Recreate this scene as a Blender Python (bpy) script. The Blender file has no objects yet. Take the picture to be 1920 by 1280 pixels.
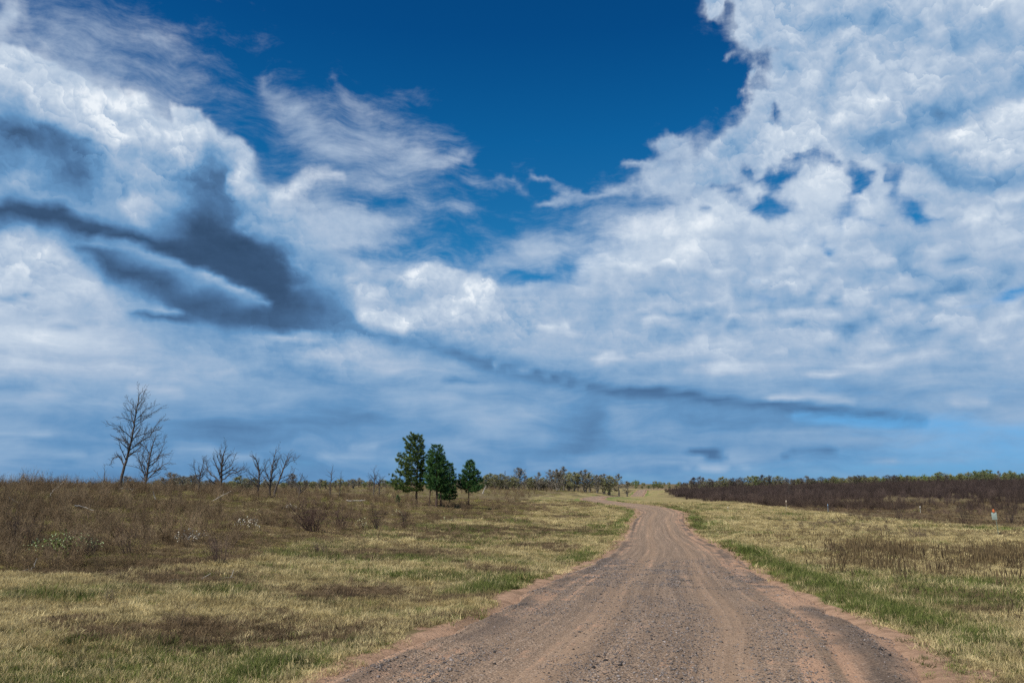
import bpy, math, random
import numpy as np
from mathutils import Vector

R = math.radians
sc = bpy.context.scene
COL = sc.collection

# ------------------------------------------------------------------ camera
FPX = 1450.0                      # focal length in photo pixels (1920 wide)
HORIZON = 905.0
PITCH = math.atan((HORIZON - 640) / FPX)
EYE = 1.7
cam_d = bpy.data.cameras.new('camera')
cam_d.sensor_width = 36.0
cam_d.lens = 36.0 * FPX / 1920.0
cam_d.clip_end = 30000
cam_d.clip_start = 0.05
cam = bpy.data.objects.new('camera', cam_d)
COL.objects.link(cam)
cam.location = (0, 0, EYE)
cam.rotation_euler = (math.pi / 2 + PITCH, 0, 0)
sc.camera = cam

# ------------------------------------------------------------------ exposure
sc.view_settings.view_transform = 'Standard'
sc.view_settings.look = 'None'
sc.view_settings.exposure = 0.0
sc.view_settings.gamma = 1.0
sc.view_settings.use_curve_mapping = False
sc.cycles.max_bounces = 4
sc.cycles.diffuse_bounces = 2
sc.cycles.glossy_bounces = 1
sc.cycles.transparent_max_bounces = 8
sc.cycles.use_denoising = False

# ------------------------------------------------------------------ sun
SUN_EL, SUN_AZ = R(50), R(-135)   # azimuth measured from straight ahead (+Y), negative = left
SUN_DIR = Vector((math.sin(SUN_AZ) * math.cos(SUN_EL), math.cos(SUN_AZ) * math.cos(SUN_EL), math.sin(SUN_EL)))
sun_d = bpy.data.lights.new('sun', 'SUN')
sun_d.energy = 5.0
sun_d.angle = R(0.53)
sun_d.color = (1.0, 0.95, 0.87)
sun = bpy.data.objects.new('sun', sun_d)
COL.objects.link(sun)
sun.rotation_euler = SUN_DIR.to_track_quat('Z', 'Y').to_euler()


# ------------------------------------------------------------------ node helpers
class NT:
    """tiny wrapper that makes node graphs readable"""
    def __init__(self, tree):
        self.t = tree
        self.n = 0

    def new(self, typ, **kw):
        nd = self.t.nodes.new(typ)
        self.n += 1
        nd.location = (200 * (self.n % 40), -160 * (self.n // 40))
        for k, v in kw.items():
            setattr(nd, k, v)
        return nd

    def put(self, sock, v):
        if hasattr(v, 'is_linked'):
            self.t.links.new(v, sock)
        elif v is not None:
            if isinstance(v, (tuple, list)) and len(v) == 3 and len(getattr(sock, 'default_value', (0, 0, 0))) == 4:
                v = (*v, 1.0)
            sock.default_value = v

    def m(self, op, a, b=None, c=None, clamp=False):
        nd = self.new('ShaderNodeMath', operation=op, use_clamp=clamp)
        self.put(nd.inputs[0], a)
        if b is not None: self.put(nd.inputs[1], b)
        if c is not None: self.put(nd.inputs[2], c)
        return nd.outputs[0]

    def vm(self, op, a, b=None, s=None):
        nd = self.new('ShaderNodeVectorMath', operation=op)
        self.put(nd.inputs[0], a)
        if b is not None: self.put(nd.inputs[1], b)
        if s is not None: self.put(nd.inputs['Scale'], s)
        return nd.outputs['Value'] if op in ('DOT_PRODUCT', 'LENGTH', 'DISTANCE') else nd.outputs[0]

    def xyz(self, x, y, z):
        nd = self.new('ShaderNodeCombineXYZ')
        self.put(nd.inputs[0], x); self.put(nd.inputs[1], y); self.put(nd.inputs[2], z)
        return nd.outputs[0]

    def sep(self, v):
        nd = self.new('ShaderNodeSeparateXYZ')
        self.put(nd.inputs[0], v)
        return nd.outputs[0], nd.outputs[1], nd.outputs[2]

    def mixf(self, f, a, b):
        nd = self.new('ShaderNodeMix', data_type='FLOAT')
        self.put(nd.inputs[0], f); self.put(nd.inputs[2], a); self.put(nd.inputs[3], b)
        return nd.outputs[0]

    def mixv(self, f, a, b):
        nd = self.new('ShaderNodeMix', data_type='VECTOR')
        self.put(nd.inputs[0], f); self.put(nd.inputs[4], a); self.put(nd.inputs[5], b)
        return nd.outputs[1]

    def mixc(self, f, a, b, blend='MIX'):
        nd = self.new('ShaderNodeMix', data_type='RGBA', blend_type=blend)
        self.put(nd.inputs[0], f); self.put(nd.inputs[6], a); self.put(nd.inputs[7], b)
        return nd.outputs[2]

    def noise(self, v, scale, detail=4, rough=0.5, dist=0.0, lac=2.0, kind='FBM', dim='3D', out=0):
        nd = self.new('ShaderNodeTexNoise', noise_dimensions=dim, noise_type=kind)
        self.put(nd.inputs['Vector'], v)
        self.put(nd.inputs['Scale'], scale); self.put(nd.inputs['Detail'], detail)
        self.put(nd.inputs['Roughness'], rough); self.put(nd.inputs['Distortion'], dist)
        self.put(nd.inputs['Lacunarity'], lac)
        return nd.outputs[out]

    def voro(self, v, scale, feature='F1', out='Distance', rand=1.0, smooth=None, detail=0, rough=0.5):
        nd = self.new('ShaderNodeTexVoronoi', feature=feature)
        self.put(nd.inputs['Vector'], v); self.put(nd.inputs['Scale'], scale)
        nd.inputs['Randomness'].default_value = rand
        if 'Detail' in nd.inputs:
            nd.inputs['Detail'].default_value = detail; nd.inputs['Roughness'].default_value = rough
        if smooth is not None: nd.inputs['Smoothness'].default_value = smooth
        return nd.outputs[out]

    def sstep(self, v, a, b, c=0.0, d=1.0):
        nd = self.new('ShaderNodeMapRange', interpolation_type='SMOOTHSTEP')
        for i, x in enumerate((v, a, b, c, d)): self.put(nd.inputs[i], x)
        return nd.outputs[0]

    def lin(self, v, a, b, c=0.0, d=1.0):
        nd = self.new('ShaderNodeMapRange')
        for i, x in enumerate((v, a, b, c, d)): self.put(nd.inputs[i], x)
        return nd.outputs[0]

    def ramp(self, v, stops, interp='LINEAR'):
        nd = self.new('ShaderNodeValToRGB')
        cr = nd.color_ramp; cr.interpolation = interp
        while len(cr.elements) > 1: cr.elements.remove(cr.elements[-1])
        cr.elements[0].position = stops[0][0]; cr.elements[0].color = (*stops[0][1], 1)
        for p, c in stops[1:]:
            e = cr.elements.new(p); e.color = (*c, 1)
        self.put(nd.inputs[0], v)
        return nd.outputs[0]


def lin8(r, g, b):
    """sRGB 0..255 to linear"""
    f = lambda c: (c / 255 / 12.92) if c / 255 <= 0.04045 else ((c / 255 + 0.055) / 1.055) ** 2.4
    return (f(r), f(g), f(b))


def ray(px, py):
    """photo pixel to a world direction (az, el) in radians"""
    x, u = (px - 960.0) / FPX, (640.0 - py) / FPX
    y = math.cos(PITCH) - u * math.sin(PITCH)
    z = math.sin(PITCH) + u * math.cos(PITCH)
    return math.atan2(x, y), math.atan2(z, math.hypot(x, y))


# ------------------------------------------------------------------ sky: where the clouds are
# cover / brightness / puffiness of the clouds over azimuth and elevation
AZ0, AZ1, EL0, EL1 = -40.0, 40.0, -1.0, 39.0
NC, NR = 201, 101
gaz, gel = np.meshgrid(np.radians(np.linspace(AZ0, AZ1, NC)), np.radians(np.linspace(EL0, EL1, NR)))
dx, dy, dz = np.sin(gaz) * np.cos(gel), np.cos(gaz) * np.cos(gel), np.sin(gel)
fw = dy * math.cos(PITCH) + dz * math.sin(PITCH)
up = -dy * math.sin(PITCH) + dz * math.cos(PITCH)
SX, SY = 960 + FPX * dx / fw, 640 - FPX * up / fw       # where each direction was seen


def hash2(ix, iy, seed):
    h = (ix.astype(np.int64) * 374761393 + iy.astype(np.int64) * 668265263 + seed * 1274126177) & 0x7fffffff
    h = ((h ^ (h >> 13)) * 1274126177) & 0x7fffffff
    return ((h ^ (h >> 16)) & 0xffff) / 65535.0


def vnoise(x, y, seed=0):
    ix, iy = np.floor(x), np.floor(y)
    u, v = x - ix, y - iy
    u, v = u * u * (3 - 2 * u), v * v * (3 - 2 * v)
    a, b, c, d = hash2(ix, iy, seed), hash2(ix + 1, iy, seed), hash2(ix, iy + 1, seed), hash2(ix + 1, iy + 1, seed)
    return (a * (1 - u) + b * u) * (1 - v) + (c * (1 - u) + d * u) * v


def fbm(x, y, scale, octs=4, seed=0, rough=0.5):
    x, y = np.asarray(x, float) / scale, np.asarray(y, float) / scale
    s, a, t = 0, 1.0, 0
    for o in range(octs):
        s = s + a * vnoise(x, y, seed + o * 17); t += a; a *= rough
        x, y = x * 2.03 + 11.3, y * 2.03 + 5.7
    return s / t


# everything is laid down through a slightly crooked lens so that no edge is clean
low_ = np.clip((900 - SY) / 500, .12, 1)
GX = SX + 46 * (fbm(SX, SY, 90, 4, 1) - .5)
GY = SY + 46 * (fbm(SX, SY * (2 - low_), 90, 4, 2) - .5) * low_

COVER = """
222110000000000125899999
653321100000000001899999
997630123100000001799999
999997234430000147899999
999999541100122457788999
999999975410025799999999
999999998876457999999999
999999999999999999999988
999999999999999999999999
999999999999999999988888
999999999999999999876666
999999999999999988776655
""".split()
LIGHT = """
766777777777777777767767
776677777777777777777777
788876677777777777787665
347887677777777677877567
436655777777777777797667
234433777677667888787677
786543258887667888777666
777544323577766777776767
777766445555556666666666
555555555555444444444555
544444444444444444444444
444444444444444444444444
""".split()
base_c = np.array([[int(c) for c in r] for r in COVER], float) / 9
base_l = np.array([[int(c) for c in r] for r in LIGHT], float) / 9


def bilin(a, X, Y):
    x = np.clip((X - 40) / 80, 0, a.shape[1] - 1.001); y = np.clip((Y - 40) / 80, 0, a.shape[0] - 1.001)
    i, j = x.astype(int), y.astype(int); u, v = x - i, y - j
    return (a[j, i] * (1 - u) + a[j, i + 1] * u) * (1 - v) + (a[j + 1, i] * (1 - u) + a[j + 1, i + 1] * u) * v


CH = {'c': bilin(base_c, GX, GY), 'l': bilin(base_l, GX, GY), 'k': np.full(GX.shape, 0.35)}
for _ in range(2):
    for k in 'cl':
        m_ = np.pad(CH[k], 3, mode='edge')
        CH[k] = sum(m_[3 + i:3 + i + NR, 3 + j:3 + j + NC] for i in (-3, 0, 3) for j in (-3, 0, 3)) / 9


def lay(ch, a, val):
    for c, v in zip(ch, val if isinstance(val, (tuple, list)) else [val]):
        CH[c] = CH[c] * (1 - a) + v * a


def segs(pts):
    best = np.full(GX.shape, 1e9)
    if len(pts) == 1: pts = pts * 2
    for (x0, y0, w0), (x1, y1, w1) in zip(pts[:-1], pts[1:]):
        ex, ey = x1 - x0, y1 - y0
        t = np.clip(((GX - x0) * ex + (GY - y0) * ey) / (ex * ex + ey * ey + 1e-6), 0, 1)
        best = np.minimum(best, np.hypot(GX - x0 - t * ex, GY - y0 - t * ey) / (w0 + (w1 - w0) * t))
    return best


def stroke(ch, pts, val, op=1.0, p=2.0):
    """a soft stroke along (x, y, width) points"""
    lay(ch, op * np.exp(-segs(pts) ** p), val)


def blob(ch, x, y, rx, ry, val, op=1.0, rot=0.0, p=2.0):
    c, s = math.cos(R(rot)), math.sin(R(rot))
    X, Y = GX - x, GY - y
    lay(ch, op * np.exp(-np.hypot((X * c + Y * s) / rx, (-X * s + Y * c) / ry) ** p), val)


def poly(ch, pts, val, soft=14.0, op=1.0):
    P = np.array(pts, float); inside = np.zeros(GX.shape, bool); dist = np.full(GX.shape, 1e9)
    for (x0, y0), (x1, y1) in zip(P, np.roll(P, -1, 0)):
        inside ^= ((y0 > GY) != (y1 > GY)) & (GX < (x1 - x0) * (GY - y0) / (y1 - y0 + 1e-9) + x0)
        ex, ey = x1 - x0, y1 - y0
        t = np.clip(((GX - x0) * ex + (GY - y0) * ey) / (ex * ex + ey * ey + 1e-6), 0, 1)
        dist = np.minimum(dist, np.hypot(GX - x0 - t * ex, GY - y0 - t * ey))
    lay(ch, op / (1 + np.exp(np.clip(-np.where(inside, dist, -dist) / soft * 3, -50, 50))), val)


def head(x, y, rx, ry, lit=0.95, foot=0.62, rot=0.0):
    """one cumulus head: crisp lit rim above, shaded towards its foot"""
    c, s = math.cos(R(rot)), math.sin(R(rot))
    X, Y = GX - x, GY - y
    q = np.hypot((X * c + Y * s) / rx, (-X * s + Y * c) / ry)
    a = 1 / (1 + np.exp(np.minimum((q - 1) * 9, 50))) * np.clip(1.25 - (Y / ry) * .55, 0, 1)
    g_ = np.clip((Y / ry + X / rx * .25) * .5 + .55, 0, 1) ** 1.3
    lay('l', a, lit * (1 - g_) + foot * g_)


CH['c'] = CH['c'] * (1 - .5 * np.exp(-(((GX - 640) / 300) ** 2 + ((GY - 230) / 130) ** 2) ** 2))
# --- the big cumulus, upper left
poly('ck', [(-60, 74), (50, 88), (95, 122), (190, 162), (235, 180), (276, 180), (284, 214), (318, 226), (330, 203),
            (352, 196), (386, 200), (398, 232), (432, 262), (470, 292), (458, 325), (505, 345), (600, 430), (700, 520), (700, 900), (-200, 900)], (1.0, 0.9), soft=6)
blob('l', 60, 118, 110, 30, 0.74, rot=22)
blob('l', 20, 200, 50, 40, 0.58)
stroke('l', [(60, 190, 26), (140, 235, 30), (210, 300, 26)], 0.82)
head(120, 195, 70, 34, .86, .72, 25)
head(200, 200, 60, 30, .92, .78, 20)
head(252, 205, 40, 28, 1.0, .80, 5)
head(300, 235, 34, 18, .98, .78)
head(230, 265, 60, 36, .95, .80, 30)
head(300, 282, 50, 34, .90, .74, 20)
head(345, 250, 26, 48, .98, .72, -10)
head(378, 232, 22, 34, 1.0, .70)
head(384, 268, 26, 36, .94, .60)
head(425, 282, 30, 26, .82, .68, 25)
head(345, 305, 34, 22, 1.0, .74)
head(440, 312, 22, 16, .85, .66)
blob('l', 290, 312, 38, 26, 0.60, rot=30)
blob('l', 230, 375, 200, 46, .50, op=.85, rot=8)
poly('l', [(345, 325), (375, 285), (405, 292), (428, 350), (470, 415), (550, 490), (640, 590), (500, 600), (350, 490), (240, 440), (320, 400)], .36, soft=34, op=.95)
blob('l', 400, 345, 22, 50, .30, op=.7)
poly('l', [(375, 400), (440, 400), (520, 470), (620, 585), (500, 585), (380, 480)], .20, soft=36, op=.8)
head(432, 335, 16, 12, .96, .8); head(452, 352, 22, 12, .84, .68)
blob('l', 30, 262, 70, 34, 0.20, rot=8)
blob('l', 110, 270, 70, 36, 0.26, rot=30)
blob('l', 150, 318, 56, 40, 0.22, rot=35)
blob('l', 60, 315, 50, 22, 0.40)
blob('l', 36, 345, 40, 20, 0.66)
blob('l', 240, 345, 70, 26, 0.56)
blob('l', 310, 372, 50, 30, 0.56)
blob('l', 100, 385, 120, 16, 0.52, rot=10)
head(440, 325, 18, 12, 1.0, .86)
head(455, 355, 34, 16, .80, .66)
head(268, 402, 22, 28, .86, .66)
blob('l', 485, 430, 50, 26, 0.70, rot=20)
for x, y in ((455, 420), (478, 432), (500, 424), (520, 440), (495, 450), (465, 440)): head(x, y, 13, 10, .90, .66)
blob('l', 560, 420, 60, 40, 0.62)
stroke('cl', [(520, 350, 10), (560, 336, 16), (605, 322, 16), (630, 334, 10)], (1.0, .94))
head(600, 330, 26, 16, 1.0, .86)
head(560, 342, 28, 11, .96, .84)
blob('c', 505, 300, 60, 16, 0.15, rot=40)
# --- dark shelf sweeping down to the right
stroke('l', [(-20, 392, 18), (80, 412, 22), (150, 432, 20), (230, 446, 16), (320, 462, 16), (400, 486, 34), (480, 520, 48), (560, 560, 40), (630, 600, 26)], 0.08, op=0.97, p=2.4)
stroke('l', [(400, 430, 52), (470, 490, 56), (550, 552, 44)], 0.09, op=0.94)
stroke('l', [(560, 530, 20), (640, 590, 14)], 0.30, op=0.7)
stroke('l', [(-20, 430, 12), (90, 452, 10)], 0.34, op=.6)
stroke('l', [(150, 478, 14), (240, 520, 28), (340, 560, 38), (440, 588, 34), (560, 600, 22), (640, 614, 14)], 0.16, op=0.93, p=2.4)
stroke('l', [(240, 590, 8), (310, 596, 9), (350, 600, 8)], 0.20, op=0.9)
stroke('l', [(180, 455, 8), (260, 476, 14), (340, 504, 19), (410, 536, 16), (475, 566, 10)], 0.46, op=0.85)
stroke('l', [(150, 450, 8), (250, 470, 11), (330, 494, 12), (400, 520, 11), (450, 545, 9), (495, 568, 6)], 0.66, op=0.65)
stroke('l', [(390, 512, 6), (440, 536, 6), (470, 553, 4)], 0.80, op=0.6)
head(300, 582, 40, 8, .66, .56)
stroke('l', [(560, 596, 22), (640, 606, 18), (700, 622, 13), (760, 638, 10), (850, 664, 9), (940, 686, 8), (1010, 706, 8), (1100, 727, 8), (1200, 737, 8), (1300, 745, 8), (1420, 756, 9), (1540, 772, 9), (1720, 792, 9)], 0.17, op=0.97)
stroke('l', [(620, 612, 26), (760, 644, 20), (900, 680, 18), (1010, 708, 16), (1200, 741, 15), (1420, 760, 14), (1700, 790, 13)], .34, op=.65)
stroke('l', [(930, 683, 3), (980, 698, 4), (1010, 706, 3)], 0.66, op=.8)
stroke('l', [(1040, 714, 3), (1090, 724, 3)], 0.60, op=.8)
stroke('l', [(1380, 610, 10), (1500, 600, 12), (1640, 618, 10)], .52, op=.7)
stroke('l', [(1560, 560, 10), (1700, 556, 12), (1800, 545, 10)], .54, op=.7)
stroke('l', [(1200, 590, 10), (1330, 580, 10)], .54, op=.7)
stroke('l', [(840, 712, 5), (920, 710, 10), (990, 714, 13), (1070, 724, 9)], 0.32, op=.7)
stroke('l', [(660, 634, 7), (760, 662, 6), (850, 680, 6)], 0.42, op=0.6)
stroke('l', [(760, 640, 8), (860, 650, 10), (960, 672, 8)], 0.46, op=0.6)
# the light sheet under the shelf
poly('l', [(-60, 455), (60, 452), (130, 480), (190, 530), (240, 600), (60, 640), (-60, 640)], .80, soft=16, op=.9)
blob('l', 80, 470, 70, 16, .9, rot=16)
blob('l', 60, 600, 140, 24, .74)
stroke('l', [(100, 608, 7), (180, 614, 6)], .56, op=.8)
stroke('l', [(8, 548, 6), (55, 550, 6)], .45, op=.8)
stroke('l', [(320, 622, 5), (420, 642, 5), (470, 648, 5)], .56, op=.7)
stroke('l', [(430, 668, 5), (470, 670, 6)], .50, op=.7)
blob('l', 560, 632, 100, 12, .74)
blob('l', 640, 668, 100, 18, .72)
blob('l', 740, 694, 80, 18, .74)
blob('l', 680, 650, 40, 10, .80)
# --- cumulus behind the shelf, centre
poly('ck', [(640, 508), (662, 514), (700, 524), (745, 520), (760, 504), (800, 503), (850, 512), (918, 520), (932, 545), (1010, 560), (1010, 640), (640, 640)], (1.0, 0.9), soft=6)
blob('l', 780, 570, 140, 50, 0.76)
head(655, 522, 18, 9, 1.0, .8)
head(700, 545, 40, 18, .92, .76)
head(790, 520, 40, 16, 1.0, .84)
head(850, 525, 34, 14, .94, .80)
head(898, 534, 30, 18, 1.0, .84)
head(740, 560, 50, 18, .94, .70)
head(890, 560, 34, 16, .98, .80)
head(830, 592, 44, 20, .92, .76)
head(700, 590, 40, 16, .88, .74)
head(780, 612, 70, 14, .86, .74)
blob('l', 765, 562, 34, 14, 0.60)
blob('l', 940, 610, 60, 16, 0.62)
blob('l', 600, 520, 36, 30, 0.60)
blob('l', 560, 490, 30, 20, .56)
head(258, 184, 20, 13, 1.0, .84); head(340, 208, 15, 20, 1.0, .8); head(372, 206, 15, 18, 1.0, .8)
# --- open sky between, with thin broken cloud
blob('c', 700, 384, 70, 14, 0.12, op=.85)
blob('c', 820, 360, 60, 14, 0.25, op=.8)
blob('cl', 650, 425, 84, 20, (0.80, .70), op=.9)
blob('c', 820, 440, 90, 40, 0.20, op=0.92)
blob('c', 850, 482, 150, 22, 0.14, op=0.92)
blob('c', 690, 478, 80, 16, 0.25, op=0.9)
blob('c', 740, 365, 90, 16, .16, op=.85)
blob('c', 960, 415, 70, 30, 0.12, op=.9)
blob('c', 860, 420, 60, 30, 0.20, op=.7)
blob('cl', 1000, 470, 52, 24, (0.78, .68), rot=-12)
blob('cl', 930, 490, 34, 12, (0.62, .64))
blob('c', 1050, 500, 20, 26, 0.15, op=.8)
blob('c', 985, 524, 60, 9, 0.06)
blob('c', 880, 503, 40, 7, 0.3, op=.8)
stroke('c', [(1120, 395, 14), (1060, 440, 16)], .45, op=.5)
# --- cirrus
stroke('c', [(495, 150, 12), (540, 200, 36), (600, 262, 50), (700, 290, 46), (790, 300, 34), (880, 296, 12)], 0.42, op=0.95)
stroke('c', [(560, 200, 12), (600, 250, 22), (640, 280, 22)], 0.52, op=0.7)
stroke('c', [(620, 150, 6), (660, 190, 12), (700, 245, 14), (770, 285, 14)], 0.46, op=0.6)
stroke('c', [(600, 330, 26), (700, 345, 20), (780, 345, 16)], 0.40, op=0.7)
stroke('c', [(780, 385, 16), (840, 390, 24), (880, 400, 16)], 0.36, op=0.7)
stroke('c', [(900, 350, 14), (960, 340, 12), (985, 360, 10)], 0.42, op=0.8)
stroke('c', [(1000, 335, 8), (1040, 345, 10), (1062, 362, 10)], 0.56, op=0.8)
stroke('c', [(1000, 389, 3), (1050, 382, 8), (1130, 374, 8), (1200, 356, 12)], 0.72, op=0.85)
poly('ck', [(1165, 305), (1190, 296), (1230, 298), (1225, 270), (1265, 250), (1300, 258), (1318, 300), (1340, 370), (1290, 352), (1240, 355), (1195, 340), (1205, 318)], (0.72, .5), soft=8)
blob('c', 260, 90, 200, 44, 0.36, op=0.7, rot=22)
blob('c', 60, 30, 80, 40, 0.36, op=0.6)
blob('c', 400, 200, 120, 30, 0.26, op=0.6, rot=40)
blob('c', 5, 20, 24, 30, 0.8)
# --- the big bank on the right
poly('ck', [(1445, -60), (1440, 60), (1470, 100), (1452, 150), (1470, 185), (1430, 190), (1395, 225), (1352, 262), (1330, 290), (1310, 345), (1290, 420),
            (1330, 420), (1500, 420), (1700, 430), (1980, 430), (1980, -60)], (1.0, 0.9), soft=8)
poly('ckl', [(1305, -40), (1330, 30), (1355, 44), (1368, 20), (1385, 8), (1400, -40)], (.95, 1.0, .74), soft=7)
poly('ckl', [(1395, -40), (1390, 50), (1412, 80), (1440, 60), (1470, 20), (1460, -40)], (.95, 1.0, .72), soft=7)
for x, y, rx, ry, v in ((1412, 130, 9, 12, .7), (1372, 60, 14, 10, .45), (1330, 120, 12, 16, .34), (1368, 100, 10, 10, .5), (1440, 85, 30, 14, .5), (1455, 215, 20, 30, .4), (1395, 170, 8, 14, .3), (1130, 60, 6, 12, .25), (1140, 95, 6, 8, .22), (1175, 125, 8, 14, .22)):
    blob('ck', x, y, rx, ry, (v + .1, .7), op=.9)
blob('l', 1700, 120, 260, 160, 0.70, op=.8)
head(1425, 235, 52, 44, .82, .66, -35)
head(1450, 265, 46, 34, .84, .74)
head(1380, 300, 36, 34, .80, .64)
head(1340, 330, 30, 36, .74, .62)
head(1375, 268, 22, 22, .72, .62)
blob('l', 1545, 120, 70, 60, .76)
blob('l', 1600, 210, 110, 70, .80)
blob('l', 1530, 240, 50, 50, .84)
blob('l', 1650, 60, 90, 40, .74)
blob('l', 1600, 60, 30, 40, .82, rot=20)
blob('l', 1860, 10, 90, 22, .88)
blob('l', 1880, 60, 60, 24, .62)
blob('l', 1760, 60, 50, 24, .70)
head(1790, 120, 80, 40, .82, .66, -10)
head(1700, 150, 60, 36, .82, .72, -10)
blob('l', 1560, 45, 30, 12, .56)
stroke('l', [(1600, 270, 20), (1700, 240, 30), (1790, 190, 24), (1930, 165, 26)], 0.50, op=.9)
blob('l', 1770, 215, 34, 26, .44)
stroke('l', [(1520, 60, 14), (1620, 30, 16), (1740, 90, 14)], .52, op=.7)
stroke('l', [(1700, 60, 12), (1800, 80, 20), (1930, 70, 20)], .52, op=.8)
blob('l', 1560, 170, 26, 34, .62)
blob('l', 1480, 130, 20, 30, .60)
stroke('l', [(1660, 290, 20), (1740, 300, 16), (1760, 322, 18), (1850, 332, 18), (1930, 328, 20)], 0.44, op=.9)
head(1800, 262, 48, 28, 1.0, .80, -10)
head(1880, 235, 60, 32, .90, .74, -15)
head(1900, 290, 60, 22, .82, .70)
blob('l', 1700, 275, 40, 14, .58)
# broken, sky showing through
CHX = np.exp(-(((GX - 1540) / 250) ** 2 + ((GY - 372) / 84) ** 2) ** 1.5)
tex = fbm(GX, GY, 44, 4, 9, .62)
CH['c'] = CH['c'] * (1 - CHX) + np.clip(.44 + (tex - .5) * 4.2, .05, 1) * CHX
for x, y, rx, ry in ((1385, 352, 26, 12), (1405, 318, 12, 12), (1500, 292, 26, 12), (1562, 296, 20, 12), (1455, 392, 34, 16), (1600, 378, 16, 20), (1480, 340, 20, 12), (1345, 398, 24, 8),
                     (1682, 350, 12, 22), (1740, 402, 26, 10), (1645, 418, 26, 12), (1500, 440, 22, 10), (1560, 462, 14, 8), (1700, 380, 16, 12), (1530, 420, 20, 10), (1840, 390, 14, 8)):
    blob('c', x, y, rx * 1.5, ry * 1.4, 0.16, op=0.8, rot=10)
for h_ in ((1545, 345, 44, 34, .98, .74), (1545, 382, 34, 26, .84, .70), (1385, 405, 32, 30, .92, .70), (1370, 440, 30, 22, .82, .7), (1540, 420, 34, 26, .80, .68), (1660, 392, 22, 18, .8, .66), (1760, 360, 40, 16, .76, .64), (1700, 430, 40, 18, .80, .68),
           (1850, 410, 46, 26, .92, .72), (1900, 370, 30, 16, .86, .70), (1620, 440, 34, 20, .80, .68), (1450, 450, 44, 20, .80, .70), (1880, 450, 40, 16, .86, .7)):
    head(*h_[:4], h_[4], h_[5]); blob('c', h_[0], h_[1], h_[2] * .95, h_[3] * .95, 1.0)
# the mottled sheet below
blob('l', 1210, 440, 110, 36, 0.84, rot=-4)
blob('l', 1110, 480, 70, 26, 0.80, rot=-25)
blob('l', 1290, 470, 90, 26, 0.80)
blob('l', 1190, 540, 200, 20, 0.66)
mot = fbm(GX, GY * 1.7, 46, 4, 12, .6)
mm = np.exp(-(((GX - 1560) / 520) ** 2 + ((GY - 560) / 120) ** 2) ** 2)
CH['l'] = CH['l'] + mm * ((mot - .5) * .65 - .05)
for x, y in ((1330, 560), (1620, 560), (1780, 600), (1560, 640), (1660, 650), (1240, 600), (1860, 640), (1610, 475), (1660, 490), (1500, 585), (1400, 500), (1345, 500), (1580, 520), (1760, 470), (1820, 520), (1550, 440), (1480, 510), (1690, 540), (1700, 600), (1450, 620)): head(x, y, 34, 13, .84, .68)
blob('c', 1890, 560, 56, 14, 0.22, rot=-18)
blob('c', 1820, 574, 40, 7, 0.40)
blob('c', 1416, 524, 9, 12, 0.30)
blob('c', 1440, 555, 30, 12, 0.62)
head(1040, 622, 50, 10, .86, .7); head(1064, 610, 8, 8, .95, .8)
head(1140, 674, 34, 11, .86, .72)
head(1300, 660, 60, 12, .84, .70); head(1230, 668, 40, 10, .82, .7); head(1380, 690, 60, 12, .86, .7)
stroke('l', [(1180, 700, 5), (1280, 696, 6)], 0.50, op=0.7)
stroke('l', [(1450, 742, 4), (1510, 744, 9), (1580, 750, 6)], 0.80, op=.7)
stroke('l', [(1520, 704, 6), (1640, 690, 7)], 0.84, op=.8)
stroke('l', [(1780, 750, 8), (1850, 748, 7)], 0.80, op=.8)
stroke('l', [(1540, 735, 8), (1640, 730, 12), (1720, 742, 9)], 0.48, op=.7)
stroke('l', [(1560, 650, 5), (1700, 660, 5), (1820, 640, 5)], 0.56, op=.6)
# --- low sky: rain veils, streaks and little far clouds
CH['k'] = np.where(GY > 650, CH['k'] * np.clip((740 - GY) / 90, 0, 1), CH['k'])
blob('l', 200, 735, 200, 20, .62)
stroke('l', [(-20, 720, 11.6), (80, 728, 11.6), (170, 745, 8.7)], .50, op=.7)
stroke('l', [(-20, 770, 14.5), (120, 790, 17.4), (240, 790, 14.5)], .38, op=.6)
blob('l', 420, 800, 160, 26, 0.34, op=0.9)
blob('l', 620, 780, 90, 30, 0.40)
blob('l', 980, 775, 90, 30, 0.60, rot=-15)
blob('l', 860, 748, 90, 16, 0.56, rot=-8)
blob('l', 1010, 825, 60, 16, 0.58)
stroke('l', [(1120, 745, 31.9), (1105, 800, 34.8), (1085, 850, 29.0)], 0.36, op=0.6)
blob('l', 1180, 790, 36, 26, 0.56)
blob('l', 1245, 795, 24, 16, 0.54)
blob('l', 1500, 815, 180, 12, 0.56)
stroke('c', [(1480, 780, 10.2), (1620, 792, 13.0), (1800, 800, 14.5), (1940, 806, 14.5)], 0.36, op=.85)
stroke('c', [(1660, 830, 17.4), (1940, 840, 23.2)], 0.35, op=.6)
stroke('l', [(-20, 818, 8.7), (60, 815, 10.2), (84, 812, 7.2)], 0.74, op=0.65)
stroke('l', [(-20, 842, 10.2), (40, 846, 11.6), (150, 852, 5.8)], 0.66, op=0.6)
stroke('l', [(245, 728, 3.6), (300, 731, 5.8), (345, 739, 4.3)], 0.8, op=.7)
stroke('l', [(330, 838, 8.7), (400, 842, 11.6)], 0.66, op=0.6)
stroke('l', [(440, 857, 5.8), (480, 860, 7.2)], 0.62, op=0.6)
stroke('l', [(655, 836, 5), (698, 836, 4)], 0.58, op=.7)
stroke('l', [(600, 855, 5.8), (740, 853, 7.2)], 0.62, op=.6)
blob('l', 850, 838, 50, 14, 0.56)
stroke('c', [(480, 875, 8.7), (600, 866, 11.6), (760, 872, 14.5), (960, 880, 17.4)], 0.62, op=0.7)
stroke('l', [(1000, 872, 8.7), (1120, 858, 14.5), (1400, 862, 17.4)], 0.60, op=0.6)
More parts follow.
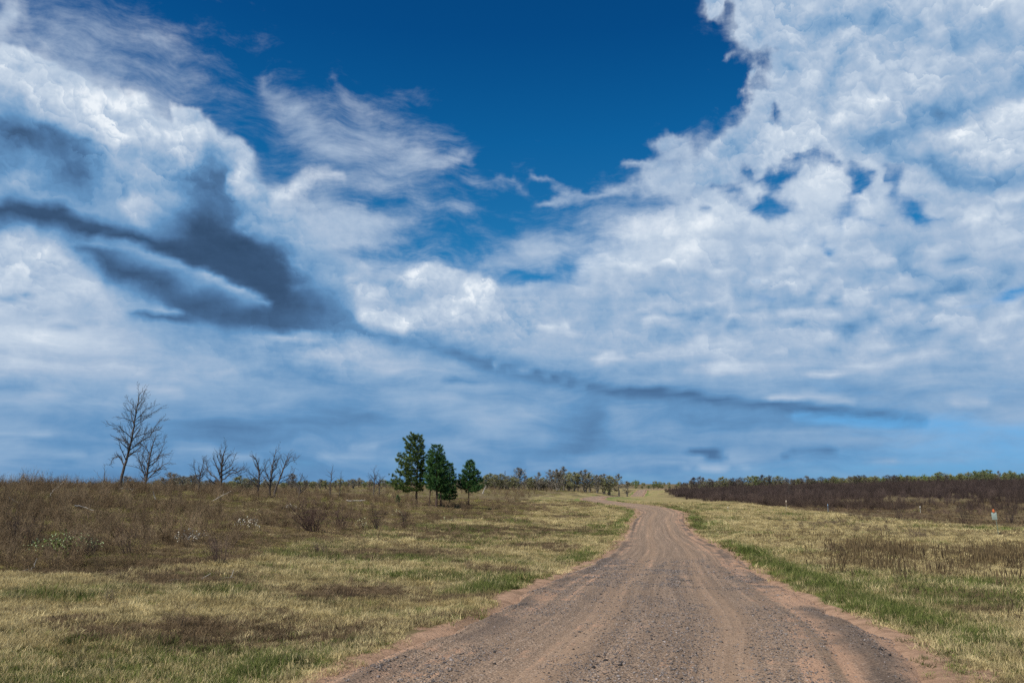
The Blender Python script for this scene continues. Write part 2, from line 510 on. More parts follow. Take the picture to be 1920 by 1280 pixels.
stroke('c', [(1000, 895, 14.5), (1180, 903, 14.5)], 0.42, op=0.6)
stroke('c', [(1180, 900, 13.0), (1500, 892, 20.3), (1920, 872, 37.7)], 0.30, op=0.65)
stroke('cl', [(1185, 887, 2.5), (1215, 884, 3), (1245, 885, 2)], (.9, .66))
stroke('cl', [(1275, 881, 3), (1300, 880, 2)], (.9, .66))
stroke('cl', [(1310, 880, 3), (1355, 877, 3)], (.9, .66))
stroke('cl', [(1395, 878, 2.5), (1420, 872, 4), (1432, 870, 2)], (.9, .66))
stroke('cl', [(1610, 868, 3), (1680, 862, 5)], (.9, .60))
stroke('cl', [(1700, 860, 3), (1810, 862, 3)], (.8, .56))
for _ in (0, 1):
  for x0, y0, x1, y1, w_ in ((1290, 846, 1338, 845, 3.4), (1322, 856, 1350, 856, 3.2), (1345, 840, 1378, 840, 2), (1392, 853, 1420, 852, 2.6), (1458, 853, 1496, 849, 4), (1505, 849, 1555, 845, 3.4)):
    stroke('cl', [(x0, y0, w_), (x1, y1, w_)], (1.0, 0.22), op=.7)
# --- puffiness: cauliflower heads on the left, cotton balls on the right, smooth veils elsewhere
blob('k', 150, 640, 460, 120, 0.12)
blob('k', 330, 480, 330, 70, 0.15, rot=20)
blob('k', 600, 470, 90, 80, 0.35)
blob('k', 1170, 470, 170, 60, 0.15)
blob('k', 1640, 560, 420, 110, 0.55)
blob('k', 1440, 140, 110, 150, 0.9)
blob('k', 1540, 380, 240, 70, 0.30)
blob('k', 680, 250, 220, 110, 0.02, rot=25)
blob('k', 900, 400, 260, 60, 0.25)
for k in CH: CH[k] = np.clip(CH[k], 0, 1)

# ------------------------------------------------------------------ world shader
world = bpy.data.worlds.new('World')
sc.world = world
world.use_nodes = True
world.cycles.sampling_method = 'MANUAL'
world.cycles.sample_map_resolution = 512
wt = world.node_tree
for nd in list(wt.nodes): wt.nodes.remove(nd)
W = NT(wt)
D = W.vm('NORMALIZE', W.new('ShaderNodeTexCoord').outputs['Generated'])
sx, sy, sz = W.sep(D)
az = W.m('ARCTAN2', sx, sy)
el = W.m('ARCSINE', sz)
# flat cloud-deck coordinates (features shrink towards the horizon) and dome coordinates
deck = W.m('DIVIDE', 1.0, W.m('ADD', W.m('MAXIMUM', sz, 0.0), 0.12))
PL = W.xyz(W.m('MULTIPLY', sx, deck), W.m('MULTIPLY', sy, deck), 0.0)
DM = W.xyz(az, W.m('MULTIPLY', el, 1.0), 0.0)
# warp of the lookup, weaker near the horizon
wlo = W.vm('SUBTRACT', W.noise(DM, 9.0, 2, 0.5, dim='2D', out=1), (0.5, 0.5, 0.5))
whi = W.vm('SUBTRACT', W.noise(DM, 30.0, 3, 0.55, dim='2D', out=1), (0.5, 0.5, 0.5))
wx1, wy1, _ = W.sep(wlo)
wx2, wy2, _ = W.sep(whi)
up_ = W.lin(el, R(1), R(22), 0.08, 0.8)
hx = W.lin(el, R(1), R(22), 0.6, 1.0)
azw = W.m('ADD', az, W.m('MULTIPLY', hx, W.m('ADD', W.m('MULTIPLY', wx1, R(1.1)), W.m('MULTIPLY', wx2, R(1.5)))))
elw = W.m('ADD', el, W.m('MULTIPLY', up_, W.m('ADD', W.m('MULTIPLY', wy1, R(1.0)), W.m('MULTIPLY', wy2, R(1.3)))))
# look up the cloud map
tx = W.m('PINGPONG', W.m('DIVIDE', W.m('SUBTRACT', azw, R(AZ0)), R(AZ1 - AZ0)), 1.0)
tv = W.xyz(tx, tx, tx)
vy = W.m('MULTIPLY', W.m('DIVIDE', W.m('SUBTRACT', elw, R(EL0)), R(EL1 - EL0)), float(NR - 1))
acc = None
xs = np.linspace(0, 1, NC)
for j in range(NR):
    nd = W.new('ShaderNodeRGBCurve')
    mp = nd.mapping
    mp.extend = 'HORIZONTAL'
    for ci, key in enumerate('clk'):
        cu = mp.curves[ci]
        row = CH[key][j]
        cu.points[0].location = (0, float(row[0])); cu.points[1].location = (1, float(row[-1]))
        keep = [i for i in range(1, NC - 1) if abs(row[i] * 2 - row[i - 1] - row[i + 1]) > 0.006 or i % 8 == 0]
        for i in keep: cu.points.new(float(xs[i]), float(row[i]))
        for p in cu.points: p.handle_type = 'VECTOR'
    mp.update()
    if acc is None:
        wt.links.new(tv, nd.inputs['Color'])
    else:                                   # chaining the rows keeps the shader's stack small
        ch = W.new('ShaderNodeVectorMath', operation='MULTIPLY_ADD')
        W.put(ch.inputs[0], acc); W.put(ch.inputs[1], (1e-7, 1e-7, 1e-7)); W.put(ch.inputs[2], tv)
        wt.links.new(ch.outputs[0], nd.inputs['Color'])
    if acc is None: acc = nd.outputs[0]
    else: acc = W.mixv(W.m('SUBTRACT', vy, float(j - 1), clamp=True), acc, nd.outputs[0])
cC, cL, cK = W.sep(acc)

# noise fields
n_deck = W.noise(PL, 2.4, 6, 0.60, 0.1, dim='2D')              # layered cloud
n_hi = W.noise(W.vm('MULTIPLY', PL, (0.8, 1.6, 1.0)), 1.7, 5, 0.55, 0.1, dim='2D')
n_lo = W.noise(W.vm('MULTIPLY', W.vm('ADD', DM, W.vm('SCALE', wlo, s=0.02)), (1.0, 4.2, 1.0)), 8.0, 6, 0.56, 0.3, dim='2D')
n_str = W.mixf(W.sstep(el, R(7), R(17)), n_lo, n_hi)
n_lay = W.mixf(W.sstep(el, R(5), R(13)), n_lo, n_deck)
n_puf = W.noise(DM, 17.0, 7, 0.56, 0.25, dim='2D')              # cumulus billows
sh = (math.sin(R(-60)) * R(0.6), R(0.6), 0)
n_puf2 = W.noise(W.vm('ADD', DM, sh), 17.0, 4, 0.56, 0.25, dim='2D')
relief = W.m('SUBTRACT', n_puf, n_puf2)
def domes(v, sc_):
    """each cell shaded like a rounded head lit from above"""
    nd = W.new('ShaderNodeTexVoronoi', feature='F1', voronoi_dimensions='2D')
    W.put(nd.inputs['Vector'], v); nd.inputs['Scale'].default_value = sc_
    off = W.vm('SUBTRACT', v, nd.outputs['Position'])
    return W.m('MULTIPLY', W.vm('DOT_PRODUCT', off, (0.30 * sc_, 0.95 * sc_, 0.0)), W.sstep(nd.outputs['Distance'], 0.75, 0.35))
dw = W.vm('ADD', W.vm('ADD', DM, W.vm('SCALE', whi, s=0.030)), W.vm('SCALE', W.vm('SUBTRACT', W.noise(DM, 90.0, 3, 0.6, dim='2D', out=1), (0.5, 0.5, 0.5)), s=0.012))
dome = W.m('ADD', W.m('MULTIPLY', domes(dw, 17.0), 0.55), W.m('ADD', W.m('MULTIPLY', domes(dw, 38.0), 0.42), W.m('MULTIPLY', domes(dw, 85.0), 0.25)))
wisp_v = W.new('ShaderNodeMapping', vector_type='POINT')
W.put(wisp_v.inputs['Vector'], W.vm('ADD', DM, W.vm('SCALE', wlo, s=0.045)))
wisp_v.inputs['Rotation'].default_value = (0, 0, R(28))
wisp_v.inputs['Scale'].default_value = (1.0, 3.6, 1.0)
n_wisp = W.noise(wisp_v.outputs[0], 12.0, 8, 0.68, 0.0, dim='2D')

fine = W.noise(DM, 62.0, 5, 0.62, 0.3, dim='2D')

# opacity
nz = W.mixf(cK, W.m('ADD', W.m('MULTIPLY', n_wisp, 0.65), W.m('MULTIPLY', n_str, 0.35)), W.m('ADD', W.m('ADD', W.m('MULTIPLY', n_puf, 0.62), W.m('MULTIPLY', n_lay, 0.26)), W.m('ADD', W.m('MULTIPLY', fine, 0.12), W.m('MULTIPLY', dome, 0.05))))
nz = W.m('SUBTRACT', nz, 0.5)
soft = W.mixf(cK, 0.50, 0.13)
dens = W.m('ADD', cC, W.m('MULTIPLY', nz, W.mixf(cK, 1.15, 1.5)))
alpha = W.sstep(dens, W.m('SUBTRACT', 0.50, soft), W.m('ADD', 0.50, soft))
# brightness
amp = W.lin(cL, 0.05, 0.8, 0.28, 1.0)
v = W.m('MULTIPLY', W.m('SUBTRACT', n_lay, 0.5), W.lin(el, R(3), R(14), 0.16, 0.30))
v = W.m('ADD', v, W.m('MULTIPLY', W.m('SUBTRACT', n_str, 0.5), W.m('MULTIPLY', W.mixf(cK, 0.26, 0.12), W.lin(W.m('ABSOLUTE', W.m('SUBTRACT', el, R(12))), 0.0, R(8), 1.7, 1.0))))
v = W.m('ADD', v, W.m('MULTIPLY', relief, W.mixf(cK, 0.08, 0.45)))
v = W.m('ADD', v, W.m('MULTIPLY', dome, W.mixf(cK, 0.0, 0.42)))
v = W.m('ADD', v, W.m('MULTIPLY', W.m('SUBTRACT', fine, 0.5), W.mixf(cK, 0.05, 0.16)))
lt = W.m('ADD', cL, W.m('MULTIPLY', v, amp))
lt = W.m('ADD', lt, W.m('MULTIPLY', W.m('SUBTRACT', 1.0, alpha), 0.16))   # thin edges let the light through
cloud_col = W.ramp(lt, [(0.0, lin8(42, 66, 94)), (0.14, lin8(60, 88, 122)), (0.30, lin8(80, 118, 160)), (0.45, lin8(102, 148, 192)),
                        (0.58, lin8(138, 171, 205)), (0.72, lin8(168, 189, 214)), (0.88, lin8(200, 214, 230)), (1.02, lin8(236, 243, 250))])
# clear air: physical sky, graded the way this photograph is
skyn = W.new('ShaderNodeTexSky', sky_type='NISHITA')
skyn.sun_disc = False
skyn.sun_elevation = SUN_EL
skyn.sun_rotation = SUN_AZ
skyn.altitude = 300
skyn.air_density = 1.0
skyn.dust_density = 0.4
skyn.ozone_density = 2.0
W.put(skyn.inputs[0], D) if len(skyn.inputs) else None
lum = W.m('MULTIPLY', W.vm('DOT_PRODUCT', skyn.outputs[0], (0.25, 0.4, 0.35)), 1.0)
hue = W.ramp(W.m('DIVIDE', el, R(40)), [(0.0, (0.20, 0.52, 0.86)), (0.12, (0.18, 0.60, 1.15)), (0.4, (0.06, 0.62, 1.45)), (0.62, (0.02, 0.50, 1.45)), (0.8, (0.01, 0.36, 1.25)), (1.0, (0.008, 0.32, 1.15))])
blue = W.mixc(1.0, W.xyz(lum, lum, lum), hue, 'MULTIPLY')
bg_sky = W.new('ShaderNodeBackground'); W.put(bg_sky.inputs[0], blue); bg_sky.inputs[1].default_value = 0.10
bg_cl = W.new('ShaderNodeBackground'); W.put(bg_cl.inputs[0], cloud_col); bg_cl.inputs[1].default_value = 1.0
mx = W.new('ShaderNodeMixShader')
W.put(mx.inputs[0], alpha); wt.links.new(bg_sky.outputs[0], mx.inputs[1]); wt.links.new(bg_cl.outputs[0], mx.inputs[2])
out = W.new('ShaderNodeOutputWorld')
wt.links.new(mx.outputs[0], out.inputs[0])


# ================================================================== helpers: numbers
def sstep(x, a, b):
    t = np.clip((x - a) / (b - a), 0, 1)
    return t * t * (3 - 2 * t)


def project(x, y, z):
    """world to photo pixel"""
    z = z - EYE
    f = y * math.cos(PITCH) + z * math.sin(PITCH)
    u = -y * math.sin(PITCH) + z * math.cos(PITCH)
    f = np.maximum(f, 1e-3)
    return 960 + FPX * x / f, 640 - FPX * u / f


def inpoly(X, Y, P):
    X, Y = np.asarray(X, float), np.asarray(Y, float)
    ins = np.zeros(X.shape, bool)
    for (x0, y0), (x1, y1) in zip(P, P[1:] + P[:1]):
        ins ^= ((y0 > Y) != (y1 > Y)) & (X < (x1 - x0) * (Y - y0) / (y1 - y0 + 1e-9) + x0)
    return ins


# ================================================================== road course
ROAD_W = 5.4
crs = []
for py, l, r in ((1280, 600, 1760), (1160, 885, 1610), (1100, 1005, 1480), (1060, 1100, 1402), (1030, 1150, 1362), (1000, 1174, 1303), (975, 1187, 1284), (960, 1200, 1281)):
    t = ROAD_W * FPX / (r - l)
    x, u = ((l + r) / 2 - 960) / FPX, (640 - py) / FPX
    crs.append((t * x, t * (math.cos(PITCH) - u * math.sin(PITCH)), EYE + t * (math.sin(PITCH) + u * math.cos(PITCH))))
for px, py, d in ((1216, 951.5, 114), (1187, 946.5, 126), (1145, 942, 146), (1116, 937.5, 172), (1112, 934, 196), (1132, 930.5, 225), (1166, 931.5, 258), (1188, 933.5, 300), (1196, 929, 370), (1202, 921.5, 435), (1206, 918.3, 480), (1230, 917, 540), (1290, 915.5, 640)):
    a, e = ray(px, py)
    crs.append((d * math.sin(a), d * math.cos(a), EYE + d * math.tan(e)))
crs = [(-2.6, -8.0, 0.0), (-0.75, 0.0, 0.0)] + crs
crs = np.array(crs)
# Catmull-Rom, then resampled
pts = []
for i in range(len(crs) - 1):
    p0, p1, p2, p3 = crs[max(i - 1, 0)], crs[i], crs[i + 1], crs[min(i + 2, len(crs) - 1)]
    for t in np.linspace(0, 1, 12, endpoint=False):
        pts.append(0.5 * (2 * p1 + (p2 - p0) * t + (2 * p0 - 5 * p1 + 4 * p2 - p3) * t * t + (3 * p1 - p0 - 3 * p2 + p3) * t ** 3))
ROAD = np.array(pts + [crs[-1]])
RS = np.concatenate([[0], np.cumsum(np.hypot(np.diff(ROAD[:, 0]), np.diff(ROAD[:, 1])))])
# smooth the profile a little
zz = np.interp(np.arange(0, RS[-1], 1.0), RS, ROAD[:, 2])
zz = np.convolve(np.pad(zz, 6, mode='edge'), np.hanning(13) / np.hanning(13).sum(), 'valid')
ROAD[:, 2] = np.interp(RS, np.arange(len(zz)) * 1.0, zz)


def road_dist(x, y):
    """signed lateral distance, running length and profile height of the nearest road point"""
    x, y = np.asarray(x, float), np.asarray(y, float)
    best = np.full(x.shape, 1e9); lat = np.zeros(x.shape); run = np.zeros(x.shape); zr = np.zeros(x.shape)
    for i in range(len(ROAD) - 1):
        ax, ay, az_ = ROAD[i]; bx, by, bz = ROAD[i + 1]
        ex, ey = bx - ax, by - ay; L2 = ex * ex + ey * ey
        t = np.clip(((x - ax) * ex + (y - ay) * ey) / L2, 0, 1)
        qx, qy = x - ax - t * ex, y - ay - t * ey
        d = np.hypot(qx, qy); m = d < best
        sgn = np.sign(qx * ey - qy * ex)
        best = np.where(m, d, best); lat = np.where(m, d * sgn, lat)
        run = np.where(m, RS[i] + t * math.sqrt(L2), run); zr = np.where(m, az_ + t * (bz - az_), zr)
    return lat, run, zr


# ================================================================== terrain heights
TD = [0, 5, 10, 17, 26, 37, 60, 82, 110, 150, 200, 300, 450, 700, 1200, 4000]
TT = {
    -600: [0, 0, 0, .1, .3, .7, 1.2, 1.3, 1.2, 1, 0, -1, -2, -3, -4, -6],
    0:    [0, 0, 0, 0, .1, .35, 1.0, 1.35, 1.1, .3, -1, -2, -3, -4, -4, -6],
    250:  [0, 0, 0, -.1, -.1, .1, .5, .8, .7, 0, -1, -2, -3, -4, -4, -6],
    450:  [0, 0, -.05, -.2, -.3, -.3, -.1, .15, .3, 0, -.6, -1, -2, -4, -4, -6],
    650:  [0, -.02, -.1, -.35, -.6, -.8, -.95, -.9, -.8, -.6, -.3, 0, -.7, -3, -4, -6],
    850:  [0, -.05, -.15, -.4, -.75, -1.1, -1.5, -1.6, -1.5, -1.5, -1.1, -.3, -1, -3, -4, -6],
    1050: [0, -.05, -.2, -.5, -.9, -1.4, -2.0, -2.1, -2.0, -2.0, -1.8, -1.1, -1.9, -3, -4, -6],
    1240: [0, -.05, -.2, -.5, -1.1, -1.5, -2.2, -2.3, -2.2, -2.2, -2.3, -2.8, -2.5, -3, -4, -6],
    1400: [0, 0, -.1, -.4, -.8, -1.2, -1.9, -2.2, -2.3, -2.3, -2.1, -1.3, -1.1, -2.5, -4, -6],
    1600: [0, 0, -.1, -.4, -.7, -1.2, -1.9, -2.1, -2.2, -2.1, -1.5, -.4, .8, -1, -4, -6],
    1920: [0, 0, -.1, -.5, -.9, -1.4, -2.1, -2.3, -2.2, -1.6, -.6, 1.0, 2.3, 1.5, -4, -6],
    2600: [0, 0, -.1, -.5, -.9, -1.4, -2.0, -2.1, -2.0, -1.4, -.2, 1.4, 2.8, 2.0, -4, -6],
}
cols = sorted(TT)
c_az = np.array([math.atan((c - 960) / FPX * 1.0 / (math.cos(PITCH) + math.sin(PITCH) * 265 / FPX)) for c in cols])
tab = np.array([TT[c] for c in cols])
FA = np.linspace(R(-60), R(60), 241)
FL = np.linspace(math.log(2), math.log(4000), 321)
t1 = np.array([np.interp(FL, np.log(np.array(TD[1:], float)), row[1:], left=0) for row in tab])
t2 = np.array([np.interp(FA, c_az, t1[:, j]) for j in range(len(FL))]).T
ker = np.hanning(17); ker /= ker.sum()
t2 = np.array([np.convolve(np.pad(r, 8, mode='edge'), ker, 'valid') for r in t2])
ker = np.hanning(13); ker /= ker.sum()
t2 = np.array([np.convolve(np.pad(r, 6, mode='edge'), ker, 'valid') for r in t2.T]).T


def base_z(x, y):
    d = np.maximum(np.hypot(x, y), 2.0); a = np.arctan2(x, y)
    i = np.clip((a - FA[0]) / (FA[1] - FA[0]), 0, len(FA) - 1.001); j = np.clip((np.log(d) - FL[0]) / (FL[1] - FL[0]), 0, len(FL) - 1.001)
    ii, jj = i.astype(int), j.astype(int); u, v = i - ii, j - jj
    return (t2[ii, jj] * (1 - u) + t2[ii + 1, jj] * u) * (1 - v) + (t2[ii, jj + 1] * (1 - u) + t2[ii + 1, jj + 1] * u) * v


def smooth_z(x, y, rd=None):
    x, y = np.asarray(x, float), np.asarray(y, float)
    lat, run, zr = road_dist(x, y) if rd is None else rd
    w = np.exp(-(np.abs(lat) / 9.0) ** 2.5)
    w = np.where(run < RS[-1] - 2, w, w * 0)
    return base_z(x, y) * (1 - w) + zr * w


def ground_z(x, y, rd=None):
    x, y = np.asarray(x, float), np.asarray(y, float)
    if rd is None: rd = road_dist(x, y)
    lat = np.abs(rd[0]); d = np.hypot(x, y)
    z = smooth_z(x, y, rd)
    away = sstep(lat, 3.0, 12.0)
    z = z + away * (fbm(x, y, 7.0, 3, 5) - 0.5) * 0.30 + away * (fbm(x, y, 28.0, 2, 9) - 0.5) * 0.5 * sstep(d, 20, 60)
    z = z + sstep(lat, 2.2, 3.4) * (fbm(x, y, 0.9, 3, 21) - 0.5) * 0.09
    # shallow ditch beside the road, and the road bed pressed in
    z = z - 0.10 * np.exp(-((lat - 4.4) / 1.1) ** 2)
    z = z - 0.16 * (1 - sstep(lat, 2.15, 2.85))
    return z


def pick(px, py, dmin=3.0, dmax=900.0):
    """first ground point seen at a photo pixel"""
    a, e = ray(px, py)
    d = np.exp(np.linspace(math.log(dmin), math.log(dmax), 3000))
    x, y = d * math.sin(a), d * math.cos(a)
    hit = np.nonzero(EYE + d * math.tan(e) <= smooth_z(x, y))[0]
    i = hit[0] if len(hit) else len(d) - 1
    return float(x[i]), float(y[i]), float(ground_z(x[i:i + 1], y[i:i + 1])[0]), float(d[i])


def at(px, d):
    """ground point in the direction of a photo column, d metres out"""
    a, _ = ray(px, HORIZON + 5)
    x, y = d * math.sin(a), d * math.cos(a)
    return float(x), float(y), float(ground_z(np.array([x]), np.array([y]))[0])


# ================================================================== what grows where
LEFT_BRUSH = [(-900, 1090), (0, 1075), (200, 1078), (330, 1062), (470, 1050), (560, 1022), (700, 992), (860, 972), (985, 968), (1010, 950), (960, 940), (1030, 928), (1105, 921),
              (1120, 700), (-900, 700)]
RIGHT_BRUSH = [(1256, 924), (1262, 932), (1382, 941), (1534, 959), (1665, 973), (1806, 984), (1920, 988), (2700, 1000), (2700, 700), (1256, 700)]


def zones(x, y, z, rd):
    """weights of green grass, brown scrub litter and bare sand at ground points"""
    px, py = project(x, y, z)
    d = np.hypot(x, y)
    lat = rd[0]; al = np.abs(lat)
    wob = (fbm(x, y, 5.0, 4, 31) - 0.5)
    pxw, pyw = px + wob * 120, py + wob * 30 * np.clip(12 / np.maximum(d, 1), .12, 1)
    brush = np.maximum(inpoly(pxw, pyw, LEFT_BRUSH), inpoly(pxw, pyw, RIGHT_BRUSH)).astype(float)
    brush = np.where(d > 700, 1.0, brush)
    g = fbm(x, y, 9.0, 4, 3, .6); g2 = fbm(x * .6, y, 2.2, 4, 7, .6)
    green = sstep(g * 0.6 + g2 * 0.4, 0.46, 0.66) * 0.62
    # lush strips beside the road
    strip = np.exp(-((al - 3.6) / np.where(lat > 0, 1.0, .75)) ** 2) * sstep(fbm(x, y, 6.0, 3, 77), 0.30, 0.55)
    strip = strip * np.where(lat > 0, sstep(d, 8, 14), sstep(d, 5, 9))
    green = np.maximum(green, strip)
    def pb(cx, cy, rx, ry):
        return np.exp(-((pxw - cx) / rx) ** 2 - ((pyw - cy) / ry) ** 2)
    lush = (pb(700, 1082, 300, 12) + pb(80, 1118, 130, 14) + pb(390, 1106, 90, 10) + pb(1850, 1096, 120, 9)
            + pb(1430, 1060, 50, 10) + pb(1500, 1070, 60, 12) + pb(700, 1215, 60, 16) + pb(960, 1010, 110, 8) + pb(1130, 990, 40, 20))
    green = np.maximum(green, np.clip(lush, 0, 1) * sstep(g2, .30, .60) * .9)
    brown = sstep(fbm(x, y, 6.0, 4, 51, .6), 0.50, 0.66) * 0.8
    litter = (pb(640, 1112, 160, 18) + pb(330, 1085, 160, 16) + pb(120, 1165, 140, 14) + pb(1000, 995, 160, 10) + pb(700, 1040, 200, 14)
              + pb(1080, 945, 60, 5) + pb(1760, 1118, 120, 10) + pb(1650, 1030, 140, 8) + pb(1850, 1145, 60, 20) + pb(900, 1000, 140, 16))
    brown = np.maximum(brown * np.where(lat < 0, 1.0, 0.45), np.clip(litter, 0, 1) * sstep(g2, .28, .55))
    brown = np.clip(np.maximum(brown * (1 - strip), brush), 0, 1)
    green = green * (1 - brush * 0.72)
    bare = (1 - sstep(al + wob * 1.6, 2.6, 3.5)) + 0.7 * sstep(fbm(x, y, 1.7, 4, 91, .6), 0.66, 0.74) * (1 - sstep(d, 12, 30))
    return np.clip(green, 0, 1), brown, np.clip(bare, 0, 1), brush


# ================================================================== mesh helpers
def link_mesh(name, V, F, mat=None, parent=None, smooth=False, attrs=None, link=True):
    me = bpy.data.meshes.new(name)
    V = np.asarray(V, np.float32)
    if isinstance(F, np.ndarray):
        k = F.shape[1]
        me.vertices.add(len(V)); me.vertices.foreach_set('co', V.ravel())
        me.loops.add(F.size); me.loops.foreach_set('vertex_index', F.ravel().astype(np.int32))
        me.polygons.add(len(F)); me.polygons.foreach_set('loop_start', np.arange(0, F.size, k, dtype=np.int32))
        me.update(calc_edges=True)
    else:
        me.from_pydata([tuple(v) for v in V.tolist()], [], F)
    if smooth and len(me.polygons): me.polygons.foreach_set('use_smooth', np.ones(len(me.polygons), bool))
    for k, (typ, arr) in (attrs or {}).items():
        a = me.attributes.new(k, typ, 'POINT')
        a.data.foreach_set({'FLOAT': 'value', 'INT': 'value', 'FLOAT_VECTOR': 'vector', 'FLOAT_COLOR': 'color'}[typ], np.asarray(arr).ravel())
    if mat: me.materials.append(mat)
    o = bpy.data.objects.new(name, me)
    if link: COL.objects.link(o)
    if parent: o.parent = parent
    return o


def tag(o, label=None, cat=None, group=None, kind=None):
    if label: o['label'] = label
    if cat: o['category'] = cat
    if group: o['group'] = group
    if kind: o['kind'] = kind
    return o


class MB:
    """collects tubes and blades of one mesh"""
    def __init__(self):
        self.V, self.F3, self.F4, self.n = [], [], [], 0

    def add(self, v, f):
        v = np.asarray(v, float); f = np.asarray(f, int) + self.n
        self.V.append(v); self.n += len(v)
        (self.F3 if f.shape[1] == 3 else self.F4).append(f)

    def tube(self, P, rad, sides=5):
        P = np.asarray(P, float); rad = np.asarray(rad, float); n = len(P)
        T = np.gradient(P, axis=0); T /= np.linalg.norm(T, axis=1)[:, None] + 1e-9
        ref = np.array([0.3, 0.9, 0.2]) if abs(T[0][2]) > 0.7 else np.array([0, 0, 1.0])
        A = np.cross(T, ref); A /= np.linalg.norm(A, axis=1)[:, None] + 1e-9
        B = np.cross(T, A)
        th = np.linspace(0, 2 * np.pi, sides, endpoint=False)
        ring = (A[:, None, :] * np.cos(th)[None, :, None] + B[:, None, :] * np.sin(th)[None, :, None]) * rad[:, None, None] + P[:, None, :]
        i = np.arange(n - 1)[:, None] * sides; j = np.arange(sides)[None, :]; j2 = (j + 1) % sides
        f = np.stack([i + j, i + j2, i + sides + j2, i + sides + j], -1).reshape(-1, 4)
        self.add(ring.reshape(-1, 3), f)

    def tris(self, A, B, C):
        n = len(A); v = np.stack([A, B, C], 1).reshape(-1, 3)
        self.add(v, np.arange(3 * n).reshape(-1, 3))

    def build(self, name, mat, parent=None, smooth=False, link=True):
        V = np.concatenate(self.V) if self.V else np.zeros((0, 3))
        F3 = np.concatenate(self.F3) if self.F3 else np.zeros((0, 3), int)
        F4 = np.concatenate(self.F4) if self.F4 else np.zeros((0, 4), int)
        me = bpy.data.meshes.new(name)
        me.vertices.add(len(V)); me.vertices.foreach_set('co', V.astype(np.float32).ravel())
        me.loops.add(F3.size + F4.size)
        me.loops.foreach_set('vertex_index', np.concatenate([F3.ravel(), F4.ravel()]).astype(np.int32))
        me.polygons.add(len(F3) + len(F4))
        st = np.concatenate([np.arange(len(F3)) * 3, F3.size + np.arange(len(F4)) * 4]).astype(np.int32)
        me.polygons.foreach_set('loop_start', st)
        me.update(calc_edges=True)
        if smooth: me.polygons.foreach_set('use_smooth', np.ones(len(me.polygons), bool))
        me.materials.append(mat)
        o = bpy.data.objects.new(name, me)
        if link: COL.objects.link(o)
        if parent: o.parent = parent
        return o


def material(name, rough=0.85, spec=0.25):
    m = bpy.data.materials.new(name); m.use_nodes = True
    t = m.node_tree; b = t.nodes['Principled BSDF']
    b.inputs['Roughness'].default_value = rough
    b.inputs['Specular IOR Level'].default_value = spec
    return m, NT(t), b


# ================================================================== ground material
GREEN_A, GREEN_B = (0.10, 0.14, 0.028), (0.18, 0.20, 0.06)
STRAW_A, STRAW_B = (0.36, 0.285, 0.13), (0.21, 0.165, 0.07)
BROWN_A, BROWN_B = (0.10, 0.074, 0.038), (0.20, 0.155, 0.075)
SAND_A, SAND_B = (0.40, 0.25, 0.16), (0.26, 0.16, 0.10)


def ground_material():
    m, N, b = material('ground_mat', 0.95, 0.1)
    P = N.new('ShaderNodeNewGeometry').outputs['Position']
    at_ = N.new('ShaderNodeAttribute', attribute_name='zones')
    g, br, ba = N.sep(at_.outputs['Vector'])
    n1 = N.noise(P, 3.5, 6, 0.65); n2 = N.noise(P, 22.0, 4, 0.7); n3 = N.noise(P, 0.6, 4, 0.6)
    mixn = N.m('ADD', N.m('MULTIPLY', n1, 0.5), N.m('MULTIPLY', n2, 0.5))
    f = N.sstep(mixn, 0.40, 0.62)
    straw = N.mixc(f, STRAW_B, STRAW_A)
    green = N.mixc(f, GREEN_A, GREEN_B)
    brown = N.mixc(f, BROWN_A, BROWN_B)
    sand = N.mixc(N.sstep(n1, 0.35, 0.6), SAND_B, SAND_A)
    jit = N.m('SUBTRACT', N.m('ADD', N.m('MULTIPLY', n2, 0.6), N.m('MULTIPLY', n1, 0.4)), 0.5)
    c = N.mixc(N.sstep(N.m('ADD', g, jit), 0.35, 0.62), straw, green)
    c = N.mixc(N.sstep(N.m('ADD', br, jit), 0.35, 0.65), c, brown)
    c = N.mixc(N.sstep(N.m('ADD', ba, jit), 0.35, 0.6), c, sand)
    c = N.mixc(N.m('MULTIPLY', N.sstep(n3, 0.5, 0.7), 0.35), c, (0.12, 0.085, 0.045))
    N.put(b.inputs['Base Color'], c)
    bp = N.new('ShaderNodeBump'); bp.inputs['Strength'].default_value = 0.9; bp.inputs['Distance'].default_value = 0.08
    N.put(bp.inputs['Height'], mixn)
    N.put(b.inputs['Normal'], bp.outputs[0])
    return m


# ================================================================== terrain sheet
azs = np.concatenate([np.linspace(-180, -46, 60, endpoint=False), np.linspace(-46, 46, 760), np.linspace(46, 180, 60)[1:-1]])
azs = np.radians(azs)
rs = np.concatenate([[0.3, 1.0, 2.0, 3.0, 4.0], np.exp(np.linspace(math.log(4.8), math.log(130), 330)), np.exp(np.linspace(math.log(131.5), math.log(6000), 190))])
AA, RR = np.meshgrid(azs, rs)
gx, gy = (RR * np.sin(AA)).ravel(), (RR * np.cos(AA)).ravel()
rd = road_dist(gx, gy)
gz = ground_z(gx, gy, rd)
g, br, ba, brush = zones(gx, gy, gz, rd)
na, nr = len(azs), len(rs)
i = np.arange(nr - 1)[:, None] * na; j = np.arange(na)[None, :]; j2 = (j + 1) % na
F = np.stack([i + j, i + na + j, i + na + j2, i + j2], -1).reshape(-1, 4)[:, ::-1]
ground = link_mesh('ground', np.stack([gx, gy, gz], 1), F.copy(), ground_material(), smooth=True,
                   attrs={'zones': ('FLOAT_VECTOR', np.stack([g, br, ba], 1))})
tag(ground, kind='structure')


